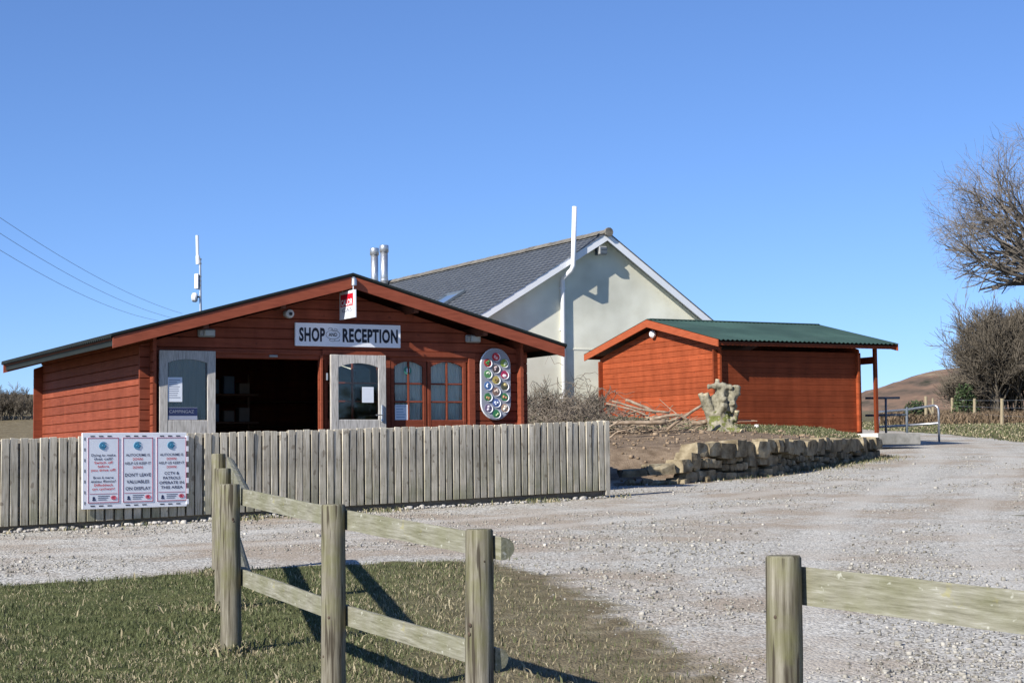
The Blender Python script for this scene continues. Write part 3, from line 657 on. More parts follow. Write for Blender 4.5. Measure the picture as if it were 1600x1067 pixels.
for s in (-1, 1):
    y0, y1 = (DP - DH, DP) if s < 0 else (DP, DP + DH)
    zf = lambda x, y: droof(y) - ZS
    corrug(DX0 + .012, DX1, y0 - (.03 if s < 0 else 0), y1 + (.03 if s > 0 else 0), lambda x, y: droof(y) - ZS + .028, 'x', .135, .015, .008).build('roof_sheet', M_GREEN, shed)
    nb = 18
    for k in range(nb):
        a = DX0 + .05 + (DX1 - DX0 - .1) * k / nb; c = a + (DX1 - DX0 - .1) / nb - .004
        ya, yb = (y0 + .03, y1) if s < 0 else (y0, y1 - .03)
        MB().poly([(a, ya, zf(0, ya) - .05), (c, ya, zf(0, ya) - .05), (c, yb, zf(0, yb) - .05), (a, yb, zf(0, yb) - .05)], (0, 0, .02)).build('roof_board', M_SOFF, shed)
    for xv in (DX0, DX1 - .03):
        e0, e1 = (y0, y1) if s < 0 else (y1, y0)
        MB().poly([(xv, e0, zf(0, e0) + .02), (xv, e1, zf(0, e1) + .02), (xv, e1, zf(0, e1) - .17), (xv, e0, zf(0, e0) - .15)], (.03, 0, 0)).build('verge_board', M_SDVERGE, shed)
    ye = y0 + .04 if s < 0 else y1 - .065
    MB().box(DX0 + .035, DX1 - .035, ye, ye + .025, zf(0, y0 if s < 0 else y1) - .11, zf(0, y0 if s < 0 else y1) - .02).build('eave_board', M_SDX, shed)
MB().bbox(DX0 + .06, DX1 - .06, DP - .09, DP + .09, DZP - ZS + .02, DZP - ZS + .055, .012).build('ridge_cap', M_GREEN, shed)
MB().box(.05, XS - .05, .05, YS - .05, -.05, .04).build('floor', M_INT, shed)
# porch on the right end
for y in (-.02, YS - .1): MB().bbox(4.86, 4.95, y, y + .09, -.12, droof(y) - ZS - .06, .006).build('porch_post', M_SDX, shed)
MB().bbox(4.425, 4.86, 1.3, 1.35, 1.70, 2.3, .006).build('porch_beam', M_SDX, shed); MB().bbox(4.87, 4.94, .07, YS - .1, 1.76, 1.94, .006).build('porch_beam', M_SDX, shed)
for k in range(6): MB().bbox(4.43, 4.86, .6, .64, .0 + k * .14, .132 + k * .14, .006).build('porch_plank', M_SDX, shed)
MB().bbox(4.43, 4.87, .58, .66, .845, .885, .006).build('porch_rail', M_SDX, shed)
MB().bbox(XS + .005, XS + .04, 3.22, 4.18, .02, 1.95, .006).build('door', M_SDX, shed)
t = thing('outdoor_lamp', 'round white lamp under the peak of the orange cabin gable', 'light', DO + Vector((math.sin(YAW) * -2.85, math.cos(YAW) * 2.85, 2.6)), YAW)
MB().lathe([(.06, 0), (.06, .03)], n=16, axis='x').build('mount', M_GREYP, t)
MB().lathe([(.085, .03), (.105, .06), (.105, .10), (.07, .14), (.01, .15)], n=18, axis='x').build('globe', M_PVC, t)
# concrete step and railings
def DW(u, v, z): return DO + Vector((math.cos(YAW) * u - math.sin(YAW) * v, math.sin(YAW) * u + math.cos(YAW) * v, z - ZS))
t = thing('concrete_step', 'low concrete platform with white end at the cabin porch', 'step', DW(4.12, -1.0, 1.86), YAW)
MB().bbox(.0, 1.36, 0, .98, 0, .29, .01).build('slab', M_CONC, t); MB().box(-.03, -.002, 0, .98, .0, .285).build('white_end', M_WPAINT, t)
stp = t
def rail_thing(name, label, segs, r, m, base):
    t = thing(name, label, 'railing', base)
    for nm, pts, mm in segs: MB().tube([tuple(Vector(p) - Vector(base)) for p in pts], r, 8).build(nm, mm or m, t, True)
    return t
d1 = 47.2
bs = at(1384, 676, d1)
rail_thing('porch_handrail', 'dark grey two-bar handrail on the concrete platform', [('top_rail', [at(1352, 622, d1 + .1), at(1406, 621.5, d1)], None), ('lower_rail', [at(1352, 649, d1 + .1), at(1418, 648, d1)], None), ('post', [at(1384.5, 690, d1), at(1384, 622, d1)], None), ('post', [at(1417.5, 690, d1), at(1417, 636, d1)], None)], .03, M_DKSTEEL, tuple(bs))
b2 = at(1466, 688, 50.5)
rail_thing('barrier_rail', 'galvanised tubular barrier with one rounded corner beside the track', [
    ('hoop', [at(1467.5, 690, 50.5), at(1466.5, 645, 50.5), at(1465.5, 638, 50.5), at(1463.5, 634.5, 50.5), at(1459, 633.5, 50.6), at(1417, 640, 51.6), at(1372, 643.5, 52.6)], None),
    ('lower_rail', [at(1466, 661, 50.5), at(1417, 664.5, 51.6), at(1373, 667, 52.6)], None), ('post', [at(1417, 690, 51.6), at(1416.5, 638, 51.6)], None), ('post', [at(1372.5, 674, 52.6), at(1372, 644, 52.6)], None)], .032, M_STEEL, tuple(b2))

# ---------- cream bungalow ----------
CK = 51 / 48
CO = at(945, 360, 51.0); ZC = 2.2; CO.z = ZC
def cz(z): return EYE + (z - EYE) * CK
house = thing('cream_bungalow', 'cream rendered bungalow with grey slate roof and white verge behind the cabins', 'house', CO, YAW)
CAU, CZP = -.12, cz(7.64); SLL, SLR = .60, .685; LE, REr = 5.2, 4.6; CLEN = 20.0
def croof(u): return CZP - (SLL * (CAU - u) if u < CAU else SLR * (u - CAU))
uL, uR = CAU - LE + .3, CAU + REr - .3
MB().poly([(uL, 0, -.6), (uR, 0, -.6), (uR, 0, croof(uR) - .12 - ZC), (CAU, 0, CZP - .12 - ZC), (uL, 0, croof(uL) - .12 - ZC)], (0, CLEN - .6, 0)).build('wall', M_CREAM, house)
MB().box(-2.7, uR - .0, -.012, .0, 4.66 - ZC, 4.70 - ZC).build('bell_cast', M_CREAM, house)
def slab(u0, u1, th, off, y0, y1): return [(u0, y0, croof(u0) - ZC + off), (u1, y0, croof(u1) - ZC + off), (u1, y1, croof(u1) - ZC + off), (u0, y1, croof(u0) - ZC + off)]
MB().poly(slab(CAU - LE, CAU, 0, -.10, -.33, CLEN), (0, 0, .07)).build('roof_deck', M_PVC, house)
MB().poly(slab(CAU, CAU + REr, 0, -.10, -.33, CLEN), (0, 0, .07)).build('roof_deck', M_PVC, house)
MB().poly(slab(CAU, CAU + REr + .05, 0, -.028, -.37, CLEN), (0, 0, .035)).build('right_slope', M_SLATE, house)
for e, sl in ((CAU - LE, 1), (CAU + REr, 1)):
    q = [(e, -.35, croof(e) - ZC - .03), (CAU, -.35, CZP - ZC - .03), (CAU, -.35, CZP - ZC - .25), (e, -.35, croof(e) - ZC - .25)]
    MB().poly(q, (0, .022, 0)).build('verge_board', M_PVC, house)
# slates: overlapping courses on the slope that is seen
sv = []; sf = []; rr = random.Random(3); g = .21; cl = math.sqrt(1 + SLL ** 2); ncr = int(LE * cl / g)
for r in range(ncr):
    s0 = r * g; s1 = s0 + g + .03
    nsl = int((CLEN + .37) / .33)
    for k in range(-1, nsl + 1):
        y0 = -.37 + (k + (.5 if r % 2 else 0)) * .33 + .004; y1 = y0 + .322; y0 = max(y0, -.37); y1 = min(y1, CLEN)
        if y1 - y0 < .03: continue
        ua, ub = CAU - s0 / cl, CAU - s1 / cl; lift = rr.uniform(.008, .011); o = len(sv)
        za, zb = croof(ua) - ZC - .028, croof(ub) - ZC - .02
        sv += [(ua, y0, za), (ua, y1, za), (ub, y1, zb), (ub, y0, zb), (ua, y0, za + .008), (ua, y1, za + .008), (ub, y1, zb + lift), (ub, y0, zb + lift)]
        sf += [(o + 4, o + 7, o + 6, o + 5), (o, o + 1, o + 2, o + 3), (o, o + 4, o + 5, o + 1), (o + 1, o + 5, o + 6, o + 2), (o + 2, o + 6, o + 7, o + 3), (o + 3, o + 7, o + 4, o)]
link('slates', np_mesh('slates', sv, sf, M_SLATE), house, kind='stuff')
rt = MB(); rt.poly([(-.17, 0, -.10), (-.02, 0, .035), (.02, 0, .035), (.17, 0, -.11), (.15, 0, -.12), (0, 0, 0), (-.15, 0, -.11)], (0, .47, 0)); rtm = rt.mesh('ridge_tile', M_RIDGE)
for k in range(int((CLEN + .37) / .475)):
    link('ridge_tile', rtm, house, (CAU, -.39 + k * .475, CZP - ZC + .03 + rr.uniform(-.006, .006)), (0, rr.uniform(-.02, .02), 0))
MB().lathe([(.13, 0), (.13, .10)], c=(CAU, -.36, CZP - ZC - .02), n=10, axis='y').build('ridge_end', M_RIDGE, house)
# skylight
su, sy0 = -3.0 * CK, 4.2 * CK
f = MB(); ua, ub = -2.35 * CK, -3.25 * CK
sk = MB()
for (a, c, y0, y1) in ((ua, ua - .09, sy0 - .45, sy0 + .75), (ub + .09, ub, sy0 - .45, sy0 + .75), (ua - .09, ub + .09, sy0 - .45, sy0 - .37), (ua - .09, ub + .09, sy0 + .67, sy0 + .75)):
    sk.poly([(a, y0, croof(a) - ZC), (c, y0, croof(c) - ZC), (c, y1, croof(c) - ZC), (a, y1, croof(a) - ZC)], (0, 0, .09))
skl = sk.build('skylight', M_DKSTEEL, house)
MB().poly([(ua - .09, sy0 - .37, croof(ua - .09) - ZC + .045), (ub + .09, sy0 - .37, croof(ub + .09) - ZC + .045), (ub + .09, sy0 + .67, croof(ub + .09) - ZC + .045), (ua - .09, sy0 + .67, croof(ua - .09) - ZC + .045)], (0, 0, .01)).build('pane', mat('skylight_glass', [(.10, .16, .25), (.16, .22, .32)], 3, rough=.08, spec=.8), skl)
def CW(u, v, z): return CO + Vector((math.cos(YAW) * u - math.sin(YAW) * v, math.sin(YAW) * u + math.cos(YAW) * v, z - ZC))
# soil pipe: part of the house
kx = -1.34 * CK
MB().tube([(kx - .02, -.07, -.4), (kx - .02, -.07, cz(6.30) - ZC), (kx - .01, -.10, cz(6.37) - ZC), (kx + .07, -.43, cz(6.56) - ZC), (kx + .10, -.47, cz(6.66) - ZC), (kx + .17, -.47, cz(8.24) - ZC)], .068, 12).build('soil_pipe', M_PVC, house, True)
for z in (cz(3.2), cz(5.0), cz(6.1)): MB().box(kx - .11, kx + .07, -.08, -.001, z - ZC - .02, z - ZC + .02).build('pipe_clip', M_PVC, house)
t = thing('floodlight', 'double floodlight on a bracket under the peak of the cream gable', 'light', CW(-.30, -.002, cz(7.13)), YAW)
MB().box(-.04, .04, -.03, 0, -.1, .1).build('plate', M_DKSTEEL, t); MB().tube([(0, -.03, 0), (-.02, -.22, -.06), (.0, -.28, .02)], .025, 8).build('bracket', M_DKSTEEL, t)
MB().bbox(-.10, .16, -.36, -.22, -.12, .12, .02).build('housing', M_GREYP, t)
MB().bbox(-.07, .13, -.375, -.36, .01, .09, .006).build('lens', M_DKSTEEL, t); MB().bbox(-.07, .13, -.375, -.36, -.09, -.015, .006).build('lens', M_DKSTEEL, t)
for i, (x, yt, yb, u, v, lb) in enumerate(((585, 388, 446, -.55, 14.9, 'shorter left one of two shiny metal flues on the slate roof'), (600, 383.5, 446, -.62, 14.0, 'taller right one of two shiny metal flues on the slate roof'))):
    p = CW(u * CK, v * CK, 7); top = at(x, yt, p.y); bot = croof(u * CK) - .3
    t = thing('metal_flue', lb, 'flue', (top.x, p.y, bot), YAW, 'metal flues on the slate roof')
    hh = top.z - bot
    MB().lathe([(.137, 0), (.137, hh - .2)], n=20).build('pipe', M_STEEL, t, True)
    MB().lathe([(.15, hh - .26), (.165, hh - .25), (.165, hh - .03), (.155, hh), (.12, hh)], n=20).build('cowl', M_STEEL, t, True)
    MB().lathe([(.145, .62), (.15, .64), (.15, .68), (.14, .7)], n=20).build('band', M_STEEL, t)
# white slatted gate between the bungalow and the cabin
t = thing('white_slat_screen', 'white upright slatted screen between cream wall and orange cabin', 'screen', CW(-.62, -.9, 2.2), YAW)
for k in range(5): MB().bbox(k * .105, k * .105 + .085, -.02 - .01 * (k % 2), .0, 0, 2.0 + .04 * (k % 2), .006).build('slat', M_PVC, t)
for z in (.5, 1.6): MB().box(0, .52, .0, .035, z, z + .07).build('rail', M_PVC, t)

# ------------------------------------------------------------------ board fence
fd = (F1 - F0); FL = fd.length; fd.normalize(); fa = math.atan2(fd.y, fd.x)
def zf0(s): p = F0 + fd * s; return base_h(np.array(p.x), np.array(p.y)).item() + .02 + .035 * s / FL
fence = thing('board_fence', 'weathered grey upright board fence between the track and the shop', 'fence', (F0.x, F0.y, 0), fa)
vars_ = []
for k in range(14):
    r = random.Random(k); w = .094 + r.uniform(-.004, .004); b = MB(); h = 1.045 + r.uniform(-.010, .010); e = r.uniform(-.008, .008)
    b.bbox(0, w, -.02, 0, .05, h, .004); b.v = [(x, y, z + (e * x / w if z > .5 else 0)) for x, y, z in b.v]
    vars_.append(b.mesh('board', M_FENCE))
s = -3.4; k = 0
while s < FL - .06:
    o = link('board', random.choice(vars_), fence, (s, 0 - random.uniform(0, .006), zf0(s)), (random.uniform(-.008, .008), random.uniform(-.007, .007), random.uniform(-.02, .02))); s += .1175 + random.uniform(-.005, .005)
s = -3.34
while s < FL - .10:
    link('board', random.choice(vars_), fence, (s, .074, zf0(s) - .01), (0, random.uniform(-.004, .004), 0)); s += .0965
MB().poly([(-3.4, .022, zf0(-3.4) - .03), (FL - .1, .022, zf0(FL) - .03), (FL - .1, .022, zf0(FL) + .10), (-3.4, .022, zf0(-3.4) + .10)], (0, .03, 0)).build('gap_shade_strip', M_RAILB, fence)  # dark strip added in place of the shade in the gap under the boards
for z in (.2, .62, .92):
    MB().poly([(-3.4, .003, zf0(-3.4) + z), (FL, .003, zf0(FL) + z), (FL, .003, zf0(FL) + z + .07), (-3.4, .003, zf0(-3.4) + z + .07)], (0, .049, 0)).build('rail', M_RAILB, fence)
s = FL - .02
while s > -3.5:
    MB().bbox(s - .05, s + .05, .078, .17, zf0(s) - .3, zf0(s) + (1.06 if s > FL - .1 else 1.0), .006).build('post', M_FENCE if s > FL - .1 else M_RAILB, fence); s -= 1.83
MB().bbox(FL - .055, FL + .03, -.022, .05, zf0(FL) - .02, zf0(FL) + 1.05, .006).build('post', M_FENCE, fence)
# notice board on the fence
def fence_s(px):       # where a sight line through photo column px meets the fence
    v = fw * FOC + RI * (px - 800) + UP * (533.5 - 740); t_ = (F0.x * fd.y - F0.y * fd.x) / (v.x * fd.y - v.y * fd.x); p = v * t_; return (Vector((p.x, p.y, 0)) - F0).dot(fd), p.y
sA, yA = fence_s(125); sB, yB = fence_s(290.5)
zt = at(125, 677, yA).z; zb_ = at(125, 796, yA).z; zt2 = at(290, 676, yB).z; zb2 = at(290, 791, yB).z
p = F0 + fd * sA; BW = sB - sA; BH = (zt - zb_ + zt2 - zb2) / 2; BZ = (zb_ + zb2) / 2
t = thing('crime_warning_board', 'white board of three red-framed crime warning posters on the fence', 'sign', (p.x + fd.y * .045, p.y - fd.x * .045, BZ), fa)
tl = math.atan2((zt2 + zb2) - (zt + zb_), 2 * BW); t.rotation_euler = (0, -tl, fa)
MB().bbox(0, BW - .02, -.02, 0, 0, BH, .004).build('board', M_WHITE, t)
for k in range(7): MB().box(BW - .03, BW, -.03, -.012, BH * (.03 + .143 * k), BH * (.10 + .143 * k)).build('edge_tab', M_WHITE, t)
b = MB()
for i in range(3):
    for k in range(3):
        u = BW * (.075 + .325 * i + .078 * k)
        for z in (BH * .955, BH * .04): b.box(u, u + BW * .04, -.0225, -.0205, z - .006, z + .006)
for k in range(7): b.box(BW * .02, BW * .028, -.0225, -.0205, BH * (.06 + .14 * k), BH * (.10 + .14 * k))
b.build('slot_marks', M_INK, t, kind='stuff')
L1 = [('Dying to make', 0), ('that call?', 0), ('Switch off', 1), ('before', 1), ('you drive off!', 1), None, ('Bron â marw', 0), ('eisiau ffonio?', 0), ('Diffoddwch', 1), ('cyn cychwyn!', 1)]
L2 = [('AUTOCRIME IS', 0), ('DOWN!', 1), ('HELP US KEEP IT', 0), ('DOWN!', 1)]
for i in range(3):
    w = BW * .285; h = BH * .855; u0 = BW * (.05 + .322 * i); z0 = BH * .08
    ps = MB().box(u0, u0 + w, -.0235, -.0205, z0, z0 + h).build('poster', M_PAPER, t)
    b = MB(); e = .007
    for a in ((u0, u0 + w, z0, z0 + e), (u0, u0 + w, z0 + h - e, z0 + h), (u0, u0 + e, z0 + e, z0 + h - e), (u0 + w - e, u0 + w, z0 + e, z0 + h - e), (u0 + w * .06, u0 + w * .94, z0 + h * .135, z0 + h * .135 + e * .6)): b.box(a[0], a[1], -.0262, -.0237, a[2], a[3])
    b.build('red_frame', M_MAROON, ps)
    uc = u0 + w / 2; zc = z0 + h * .875; b = MB()
    for (rx, rz, a0, a1, rad) in ((.050, .042, .6, 5.2, .006), (.034, .026, 1.0, 6.6, .007), (.016, .012, 0, 6.28, .009)):
        b.tube([(uc + rx * math.cos(a0 + (a1 - a0) * k / 18), -.0245, zc + rz * math.sin(a0 + (a1 - a0) * k / 18)) for k in range(19)], rad, 5)
    b.build('emblem', M_TEAL, ps)
    ink = MB(); red = MB(); Y_ = -.0262
    if i == 0:
        for k, ln in enumerate(L1):
            if ln: put(red if ln[1] else ink, ln[0], uc, z0 + h * (.715 - .0575 * k), .040, Y_, .0006, 1, fit=w * min(.80, .060 * len(ln[0])))
    else:
        for k, ln in enumerate(L2): put(red if ln[1] else ink, ln[0], uc, z0 + h * (.71 - .0645 * k), .042, Y_, .0006, 1, fit=w * min(.86, .066 * len(ln[0])))
        for k, ln in enumerate(("DON'T LEAVE", 'VALUABLES', 'ON DISPLAY') if i == 1 else ('CCTV &', 'PATROLS', 'OPERATE IN', 'THIS AREA')):
            put(ink, ln, uc, z0 + h * ((.395 - .105 * k) if i == 1 else (.415 - .074 * k)), .054 if i == 1 else .047, Y_, .001, 1, fit=w * min(.86, .083 * len(ln)))
    for k in range(3): ink.box(u0 + w * .32, u0 + w * (.70 - .05 * k), Y_, Y_ + .001, z0 + h * (.10 - .028 * k), z0 + h * (.108 - .028 * k))
    ink.lathe([(w * .045, 0), (w * .03, .002)], c=(u0 + w * .19, Y_ + .001, z0 + h * .075), n=7, axis='y'); ink.box(u0 + w * .14, u0 + w * .25, Y_, Y_ + .001, z0 + h * .035, z0 + h * .055)
    ink.build('lettering', M_NAVY, ps, kind='stuff')
    red.tube([(u0 + w * .83 + w * .08 * math.cos(k * .3927), Y_ + .001, z0 + h * .075 + h * .028 * math.sin(k * .3927)) for k in range(17)], .004, 4); red.box(u0 + w * .79, u0 + w * .87, Y_, Y_ + .001, z0 + h * .06, z0 + h * .09)
    red.build('red_print', M_RED, ps, kind='stuff')

# ------------------------------------------------------------------ post and rail fences
def post_and_rail(name, label, posts, rails, r=.06, group=None):
    """posts: [(pixel column, depth, top pixel row)]; round posts with half-round rails nailed behind."""
    P = [at(x, y, d) for x, d, y in posts]; b0 = P[0]
    t = thing(name, label, 'fence', (b0.x, b0.y, hz(b0.x, b0.y)), group=group)
    for i, q in enumerate(P):
        g = hz(q.x, q.y); h = q.z - g; b = MB(); n = 18; ex = 1 + .03 * random.random(); ln = Vector((random.uniform(-.012, .012), random.uniform(-.01, .01), 0))
        pts = []; rad = []
        for k in range(9):
            f = k / 8; pts.append(Vector((0, 0, -.25 + (h + .25) * f)) + ln * f + Vector((random.uniform(-.002, .002), random.uniform(-.002, .002), 0))); rad.append(r * ex * (1.04 - .05 * f))
        pts.append(pts[-1] + Vector((0, 0, .008))); rad.append(rad[-1] * .9)
        b.tube(pts, rad, n, jit=.012)
        loc = Vector((q.x, q.y, g)) - t.location
        po = b.build('post', M_POST, t, True, loc=loc); po.data.polygons.foreach_set('use_smooth', [len(p_.vertices) == 4 for p_ in po.data.polygons])
        kb = MB()
        for _ in range(3):
            w = -math.pi / 2 + random.uniform(-.9, .9); zz = random.uniform(.2, h - .08); rr_ = r * ex * .985
            c = Vector((rr_ * math.cos(w), rr_ * math.sin(w), zz)); nn = Vector((math.cos(w), math.sin(w), 0)); tt = nn.cross(Vector((0, 0, 1)))
            R_ = random.uniform(.006, .010); m_ = 8
            kb.add([c + nn * .004] + [c + tt * (R_ * math.cos(a)) + Vector((0, 0, R_ * 1.2 * math.sin(a))) for a in [2 * math.pi * j / m_ for j in range(m_)]], [(0, 1 + j, 1 + (j + 1) % m_) for j in range(m_)])
        kb.build('knots', M_KNOT, po, kind='stuff')
    def rail(a, b_, da, db, hh, ext=0, half=True, exa=0):
        A = P[a] + Vector((0, 0, -da)); B = P[b_] + Vector((0, 0, -db)) if isinstance(b_, int) else b_
        ax = (B - A); L = ax.length; ax.normalize(); side = Vector((-ax.y, ax.x, 0)).normalized()
        if side.y < 0: side = -side
        ang = math.atan2(ax.y, ax.x)
        sgn = 1 if (Vector((-math.sin(ang), math.cos(ang), 0)).dot(side) > 0) else -1
        o_ = A + side * (r + .002); bb = MB(); n = 8
        prof = [(0, 0), (0, hh)] + ([(.066 * math.sin(math.pi * k / n), hh / 2 + hh / 2 * math.cos(math.pi * k / n)) for k in range(1, n)] if half else [(.035, hh), (.035, 0)])
        if sgn < 0: prof = [(-p_[0], p_[1]) for p_ in prof][::-1]
        ns = 10; Vv = []
        for j in range(ns + 1):
            x_ = -exa + (L + ext + exa) * j / ns
            for (yy, zz) in prof: Vv.append((x_, yy + random.uniform(-.0015, .0015), zz - hh + random.uniform(-.0015, .0015)))
        m_ = len(prof); Ff = [tuple(range(m_)), tuple(range((ns + 1) * m_ - 1, ns * m_ - 1, -1))] + [(j * m_ + k, j * m_ + m_ + k, j * m_ + m_ + (k + 1) % m_, j * m_ + (k + 1) % m_) for j in range(ns) for k in range(m_)]
        bb.add(Vv, Ff)
        bb.build('rail', M_RAIL, t, loc=o_ - t.location, rot=Vector((1, 0, 0)).rotation_difference(Vector((math.hypot(ax.x, ax.y), 0, ax.z))).to_euler() if False else (0, -math.atan2(ax.z, math.hypot(ax.x, ax.y)), ang))
    for ra in rails: rail(*ra)
    return t
post_and_rail('post_and_rail_fence', 'low lichened post and rail fence of five posts across the grass',
              [(343, 15.5, 710), (350, 13.0, 733), (361, 10.8, 758), (519, 9.1, 790), (746, 7.8, 829)],
              [(0, 2, .02, .02, .1, .0), (2, 3, .02, .02, .1), (3, 4, .02, .02, .1, .10), (0, 2, .50, .50, .1), (2, 3, .50, .50, .1), (3, 4, .50, .50, .1, .04)])
e2 = at(1760, 935, 5.0)
post_and_rail('post_and_rail_fence', 'single thick post with one broad mossy rail running off at right',
              [(1220, 6.1, 871), (1760, 5.0, 928)], [(0, 1, .03, .03, .128, .6)])

# ------------------------------------------------------------------ stones
def stone_mesh(sx_, sy_, sz_, seed, k=.36, nz_=.05):
    r = random.Random(seed); pts = []; ids = {}
    L = (-1, 0, 1)
    for i in L:
        for j in L:
            for l in L:
                if i == j == l == 0: continue
                n_ = abs(i) + abs(j) + abs(l); f = 1 - k * (0, 0, .32, .62)[n_] * .8
                ids[(i, j, l)] = len(pts); pts.append(((i * f + r.uniform(-nz_, nz_) * 2) * sx_ / 2, (j * f + r.uniform(-nz_, nz_) * 2) * sy_ / 2, (l * f + r.uniform(-nz_, nz_) * 2) * sz_ / 2))
    F = []
    for ax in range(3):
        for sg in (-1, 1):
            o = [a for a in range(3) if a != ax]
            for i in (-1, 0):
                for j in (-1, 0):
                    q = []
                    for (p_, q_) in ((i, j), (i + 1, j), (i + 1, j + 1), (i, j + 1)):
                        c = [0, 0, 0]; c[ax] = sg; c[o[0]] = p_; c[o[1]] = q_; q.append(ids[tuple(c)])
                    if (sg > 0) == (ax == 1): q = q[::-1]
                    F.append(tuple(q))
    b = MB(); b.add(pts, F); return b
wp = [Vector((x, y, 0)) for x, y in WALL[:5]]
seglen = [(wp[i + 1] - wp[i]).length for i in range(4)]; TL = sum(seglen)
# smooth the line a little
def wall_at(s):
    for i, l in enumerate(seglen):
        if s <= l or i == 3:
            f = s / l; p = wp[i].lerp(wp[i + 1], f); tg = (wp[i + 1] - wp[i]).normalized(); return p, tg
        s -= l
w0, _ = wall_at(0)
wall = thing('dry_stone_wall', 'low curving dry stone retaining wall at the foot of the earth bank', 'wall', (w0.x, w0.y, hz(w0.x + .5, w0.y - .5)))
def wall_h(s): return float(np.interp(s, [0, .5, .9, 1.4, 1.65, 3.5, 6, 9, TL], [.16, .28, .36, .46, .62, .62, .56, .50, .42]))
sd_ = 0
def lay(s, z, l, h, dep, out, k=.36):
    global sd_
    sd_ += 1; p, tg = wall_at(s); nrm = Vector((tg.y, -tg.x, 0)); g = base_h(np.array(p.x), np.array(p.y)).item()
    ang = math.atan2(tg.y, tg.x)
    q = p + nrm * out; b = stone_mesh(l * 1.02, dep, h * 1.03, sd_, k, .052)
    b.build('stone', M_STONE, wall, loc=Vector((q.x, q.y, g + z)) - wall.location, rot=(random.uniform(-.06, .06), random.uniform(-.05, .05), ang + random.uniform(-.06, .06)))
R_ = random.Random(11)
s = 0.0
while s < TL - .1:                                   # cap stones
    l = R_.uniform(.26, .62); hh = wall_h(s + l / 2); ch = min(hh * .55, R_.uniform(.22, .30)); lay(s + l / 2, hh - ch / 2 + R_.uniform(-.02, .04), l, ch, .36, R_.uniform(-.03, .06), R_.uniform(.04, .16)); s += l + .008
for lvl in range(3):                                  # courses beneath
    s = R_.uniform(0, .1)
    while s < TL - .1:
        l = R_.uniform(.10, .42); hh = wall_h(s + l / 2) - .25
        n_ = (3 if (int(s * 1.3) % 3 == 0) else 2) if hh > .2 else 1
        if lvl < n_ and hh > .05:
            ch = hh / n_ + .02; j = R_.uniform(.65, 1.05); lay(s + l / 2, -.02 + ch * (lvl + .5) + R_.uniform(-.03, .03), l, ch * j, .28, .02 + R_.uniform(-.05, .05), R_.uniform(.12, .42))
        s += l + .012
for k in range(16):                                   # tumbled stones at the foot
    s = R_.uniform(0, TL - 1) if k > 6 else R_.uniform(0, 1.2); lay(s, R_.uniform(-.0, .05), R_.uniform(.10, .2), R_.uniform(.08, .14), R_.uniform(.1, .16), R_.uniform(.16, .26), .55)
p = at(1182, 667, 42.5)
stone_mesh(.10, .08, .09, 5, .4).build('white_stone', M_WPAINT, None, loc=(p.x, p.y, hz(p.x, p.y) + .03), label='small white stone on the grass before the orange cabin', cat='stone')

# ------------------------------------------------------------------ stump and cut branches
SD_ = 36.0
sb = at(1128, 684, SD_); SB = Vector((sb.x, sb.y, hz(sb.x, sb.y) - .04))
def sp(x, y, dd=0): q = at(x, y, SD_); return Vector((q.x - SB.x, dd, q.z - sb.z + .04))
stm = MB()
limbs = [([(1128, 692, 0), (1126, 665, 0), (1124, 640, .02), (1121, 628, .03)], [.30, .25, .22, .19]), ([(1119, 685, -.06), (1105, 655, -.08), (1094, 627, -.1)], [.11, .07, .055]), ([(1122, 685, -.12), (1112, 655, -.14), (1102, 627, -.16)], [.11, .07, .06]),
         ([(1130, 660, 0), (1140, 640, .02), (1149, 625, 0), (1153, 614, 0)], [.16, .12, .08, .08]), ([(1126, 640, 0), (1128, 622, -.02), (1131, 610, 0)], [.17, .12, .07]), ([(1104, 615.5, -.12), (1120, 615, -.10), (1143, 617, -.06)], [.055, .065, .05]),
         ([(1120, 616, -.05), (1121, 605, -.05)], [.07, .045]), ([(1138, 618, 0), (1150, 617, .05)], [.03, .025]), ([(1140, 622, 0), (1148, 628, -.02), (1153, 624, -.05)], [.06, .07, .06]), ([(1140, 655, -.12), (1145, 645, -.14), (1142, 640, -.22)], [.10, .085, .07]),
         ([(1135, 668, -.1), (1148, 668, -.12), (1150, 654, -.16)], [.1, .07, .055]), ([(1130, 676, -.1), (1142, 681, -.22), (1155, 687, -.35)], [.13, .09, .075]), ([(1128, 684, -.1), (1124, 690, -.25), (1120, 697, -.4)], [.16, .10, .05]), ([(1118, 684, 0), (1105, 688, -.05)], [.12, .06]),
         ([(1126, 632, -.12), (1129, 640, -.2), (1129, 633, -.27)], [.09, .08, .06]), ([(1122, 660, -.1), (1128, 648, -.22), (1131, 645, -.28)], [.12, .08, .07])]
for pts, rad in limbs: stm.tube([sp(*p_) for p_ in pts], rad, 10, jit=.06)
me = stm.mesh('tree_stump', [M_STUMP, M_CUTEND])
o = bpy.data.objects.new('tmp', me); COL.objects.link(o)
md = o.modifiers.new('r', 'REMESH'); md.mode = 'VOXEL'; md.voxel_size = .02
dg = bpy.context.evaluated_depsgraph_get(); me2 = bpy.data.meshes.new_from_object(o.evaluated_get(dg)); bpy.data.objects.remove(o)
for v in me2.vertices:
    c = v.co; d = .024 * noise.noise((c.x * 15, c.y * 15, c.z * 3)) + .02 * noise.noise(c * 5) + .012 * noise.noise(c * 17) + .008 * noise.noise((c.x * 30, c.y * 30, c.z * 5)); v.co = c + v.normal * d
me2.materials.clear(); me2.materials.append(M_STUMP); me2.materials.append(M_MOSS)
for p_ in me2.polygons:
    p_.use_smooth = True
    c = p_.center
    if noise.noise(c * 9) + .7 * noise.noise(c * 23) > .22 and c.z < .42 and c.y < 0: p_.material_index = 1
st_ = link('tree_stump', me2, None, SB, None, 'knotty pale tree stump with lopped limbs on the earth bank', 'tree stump')
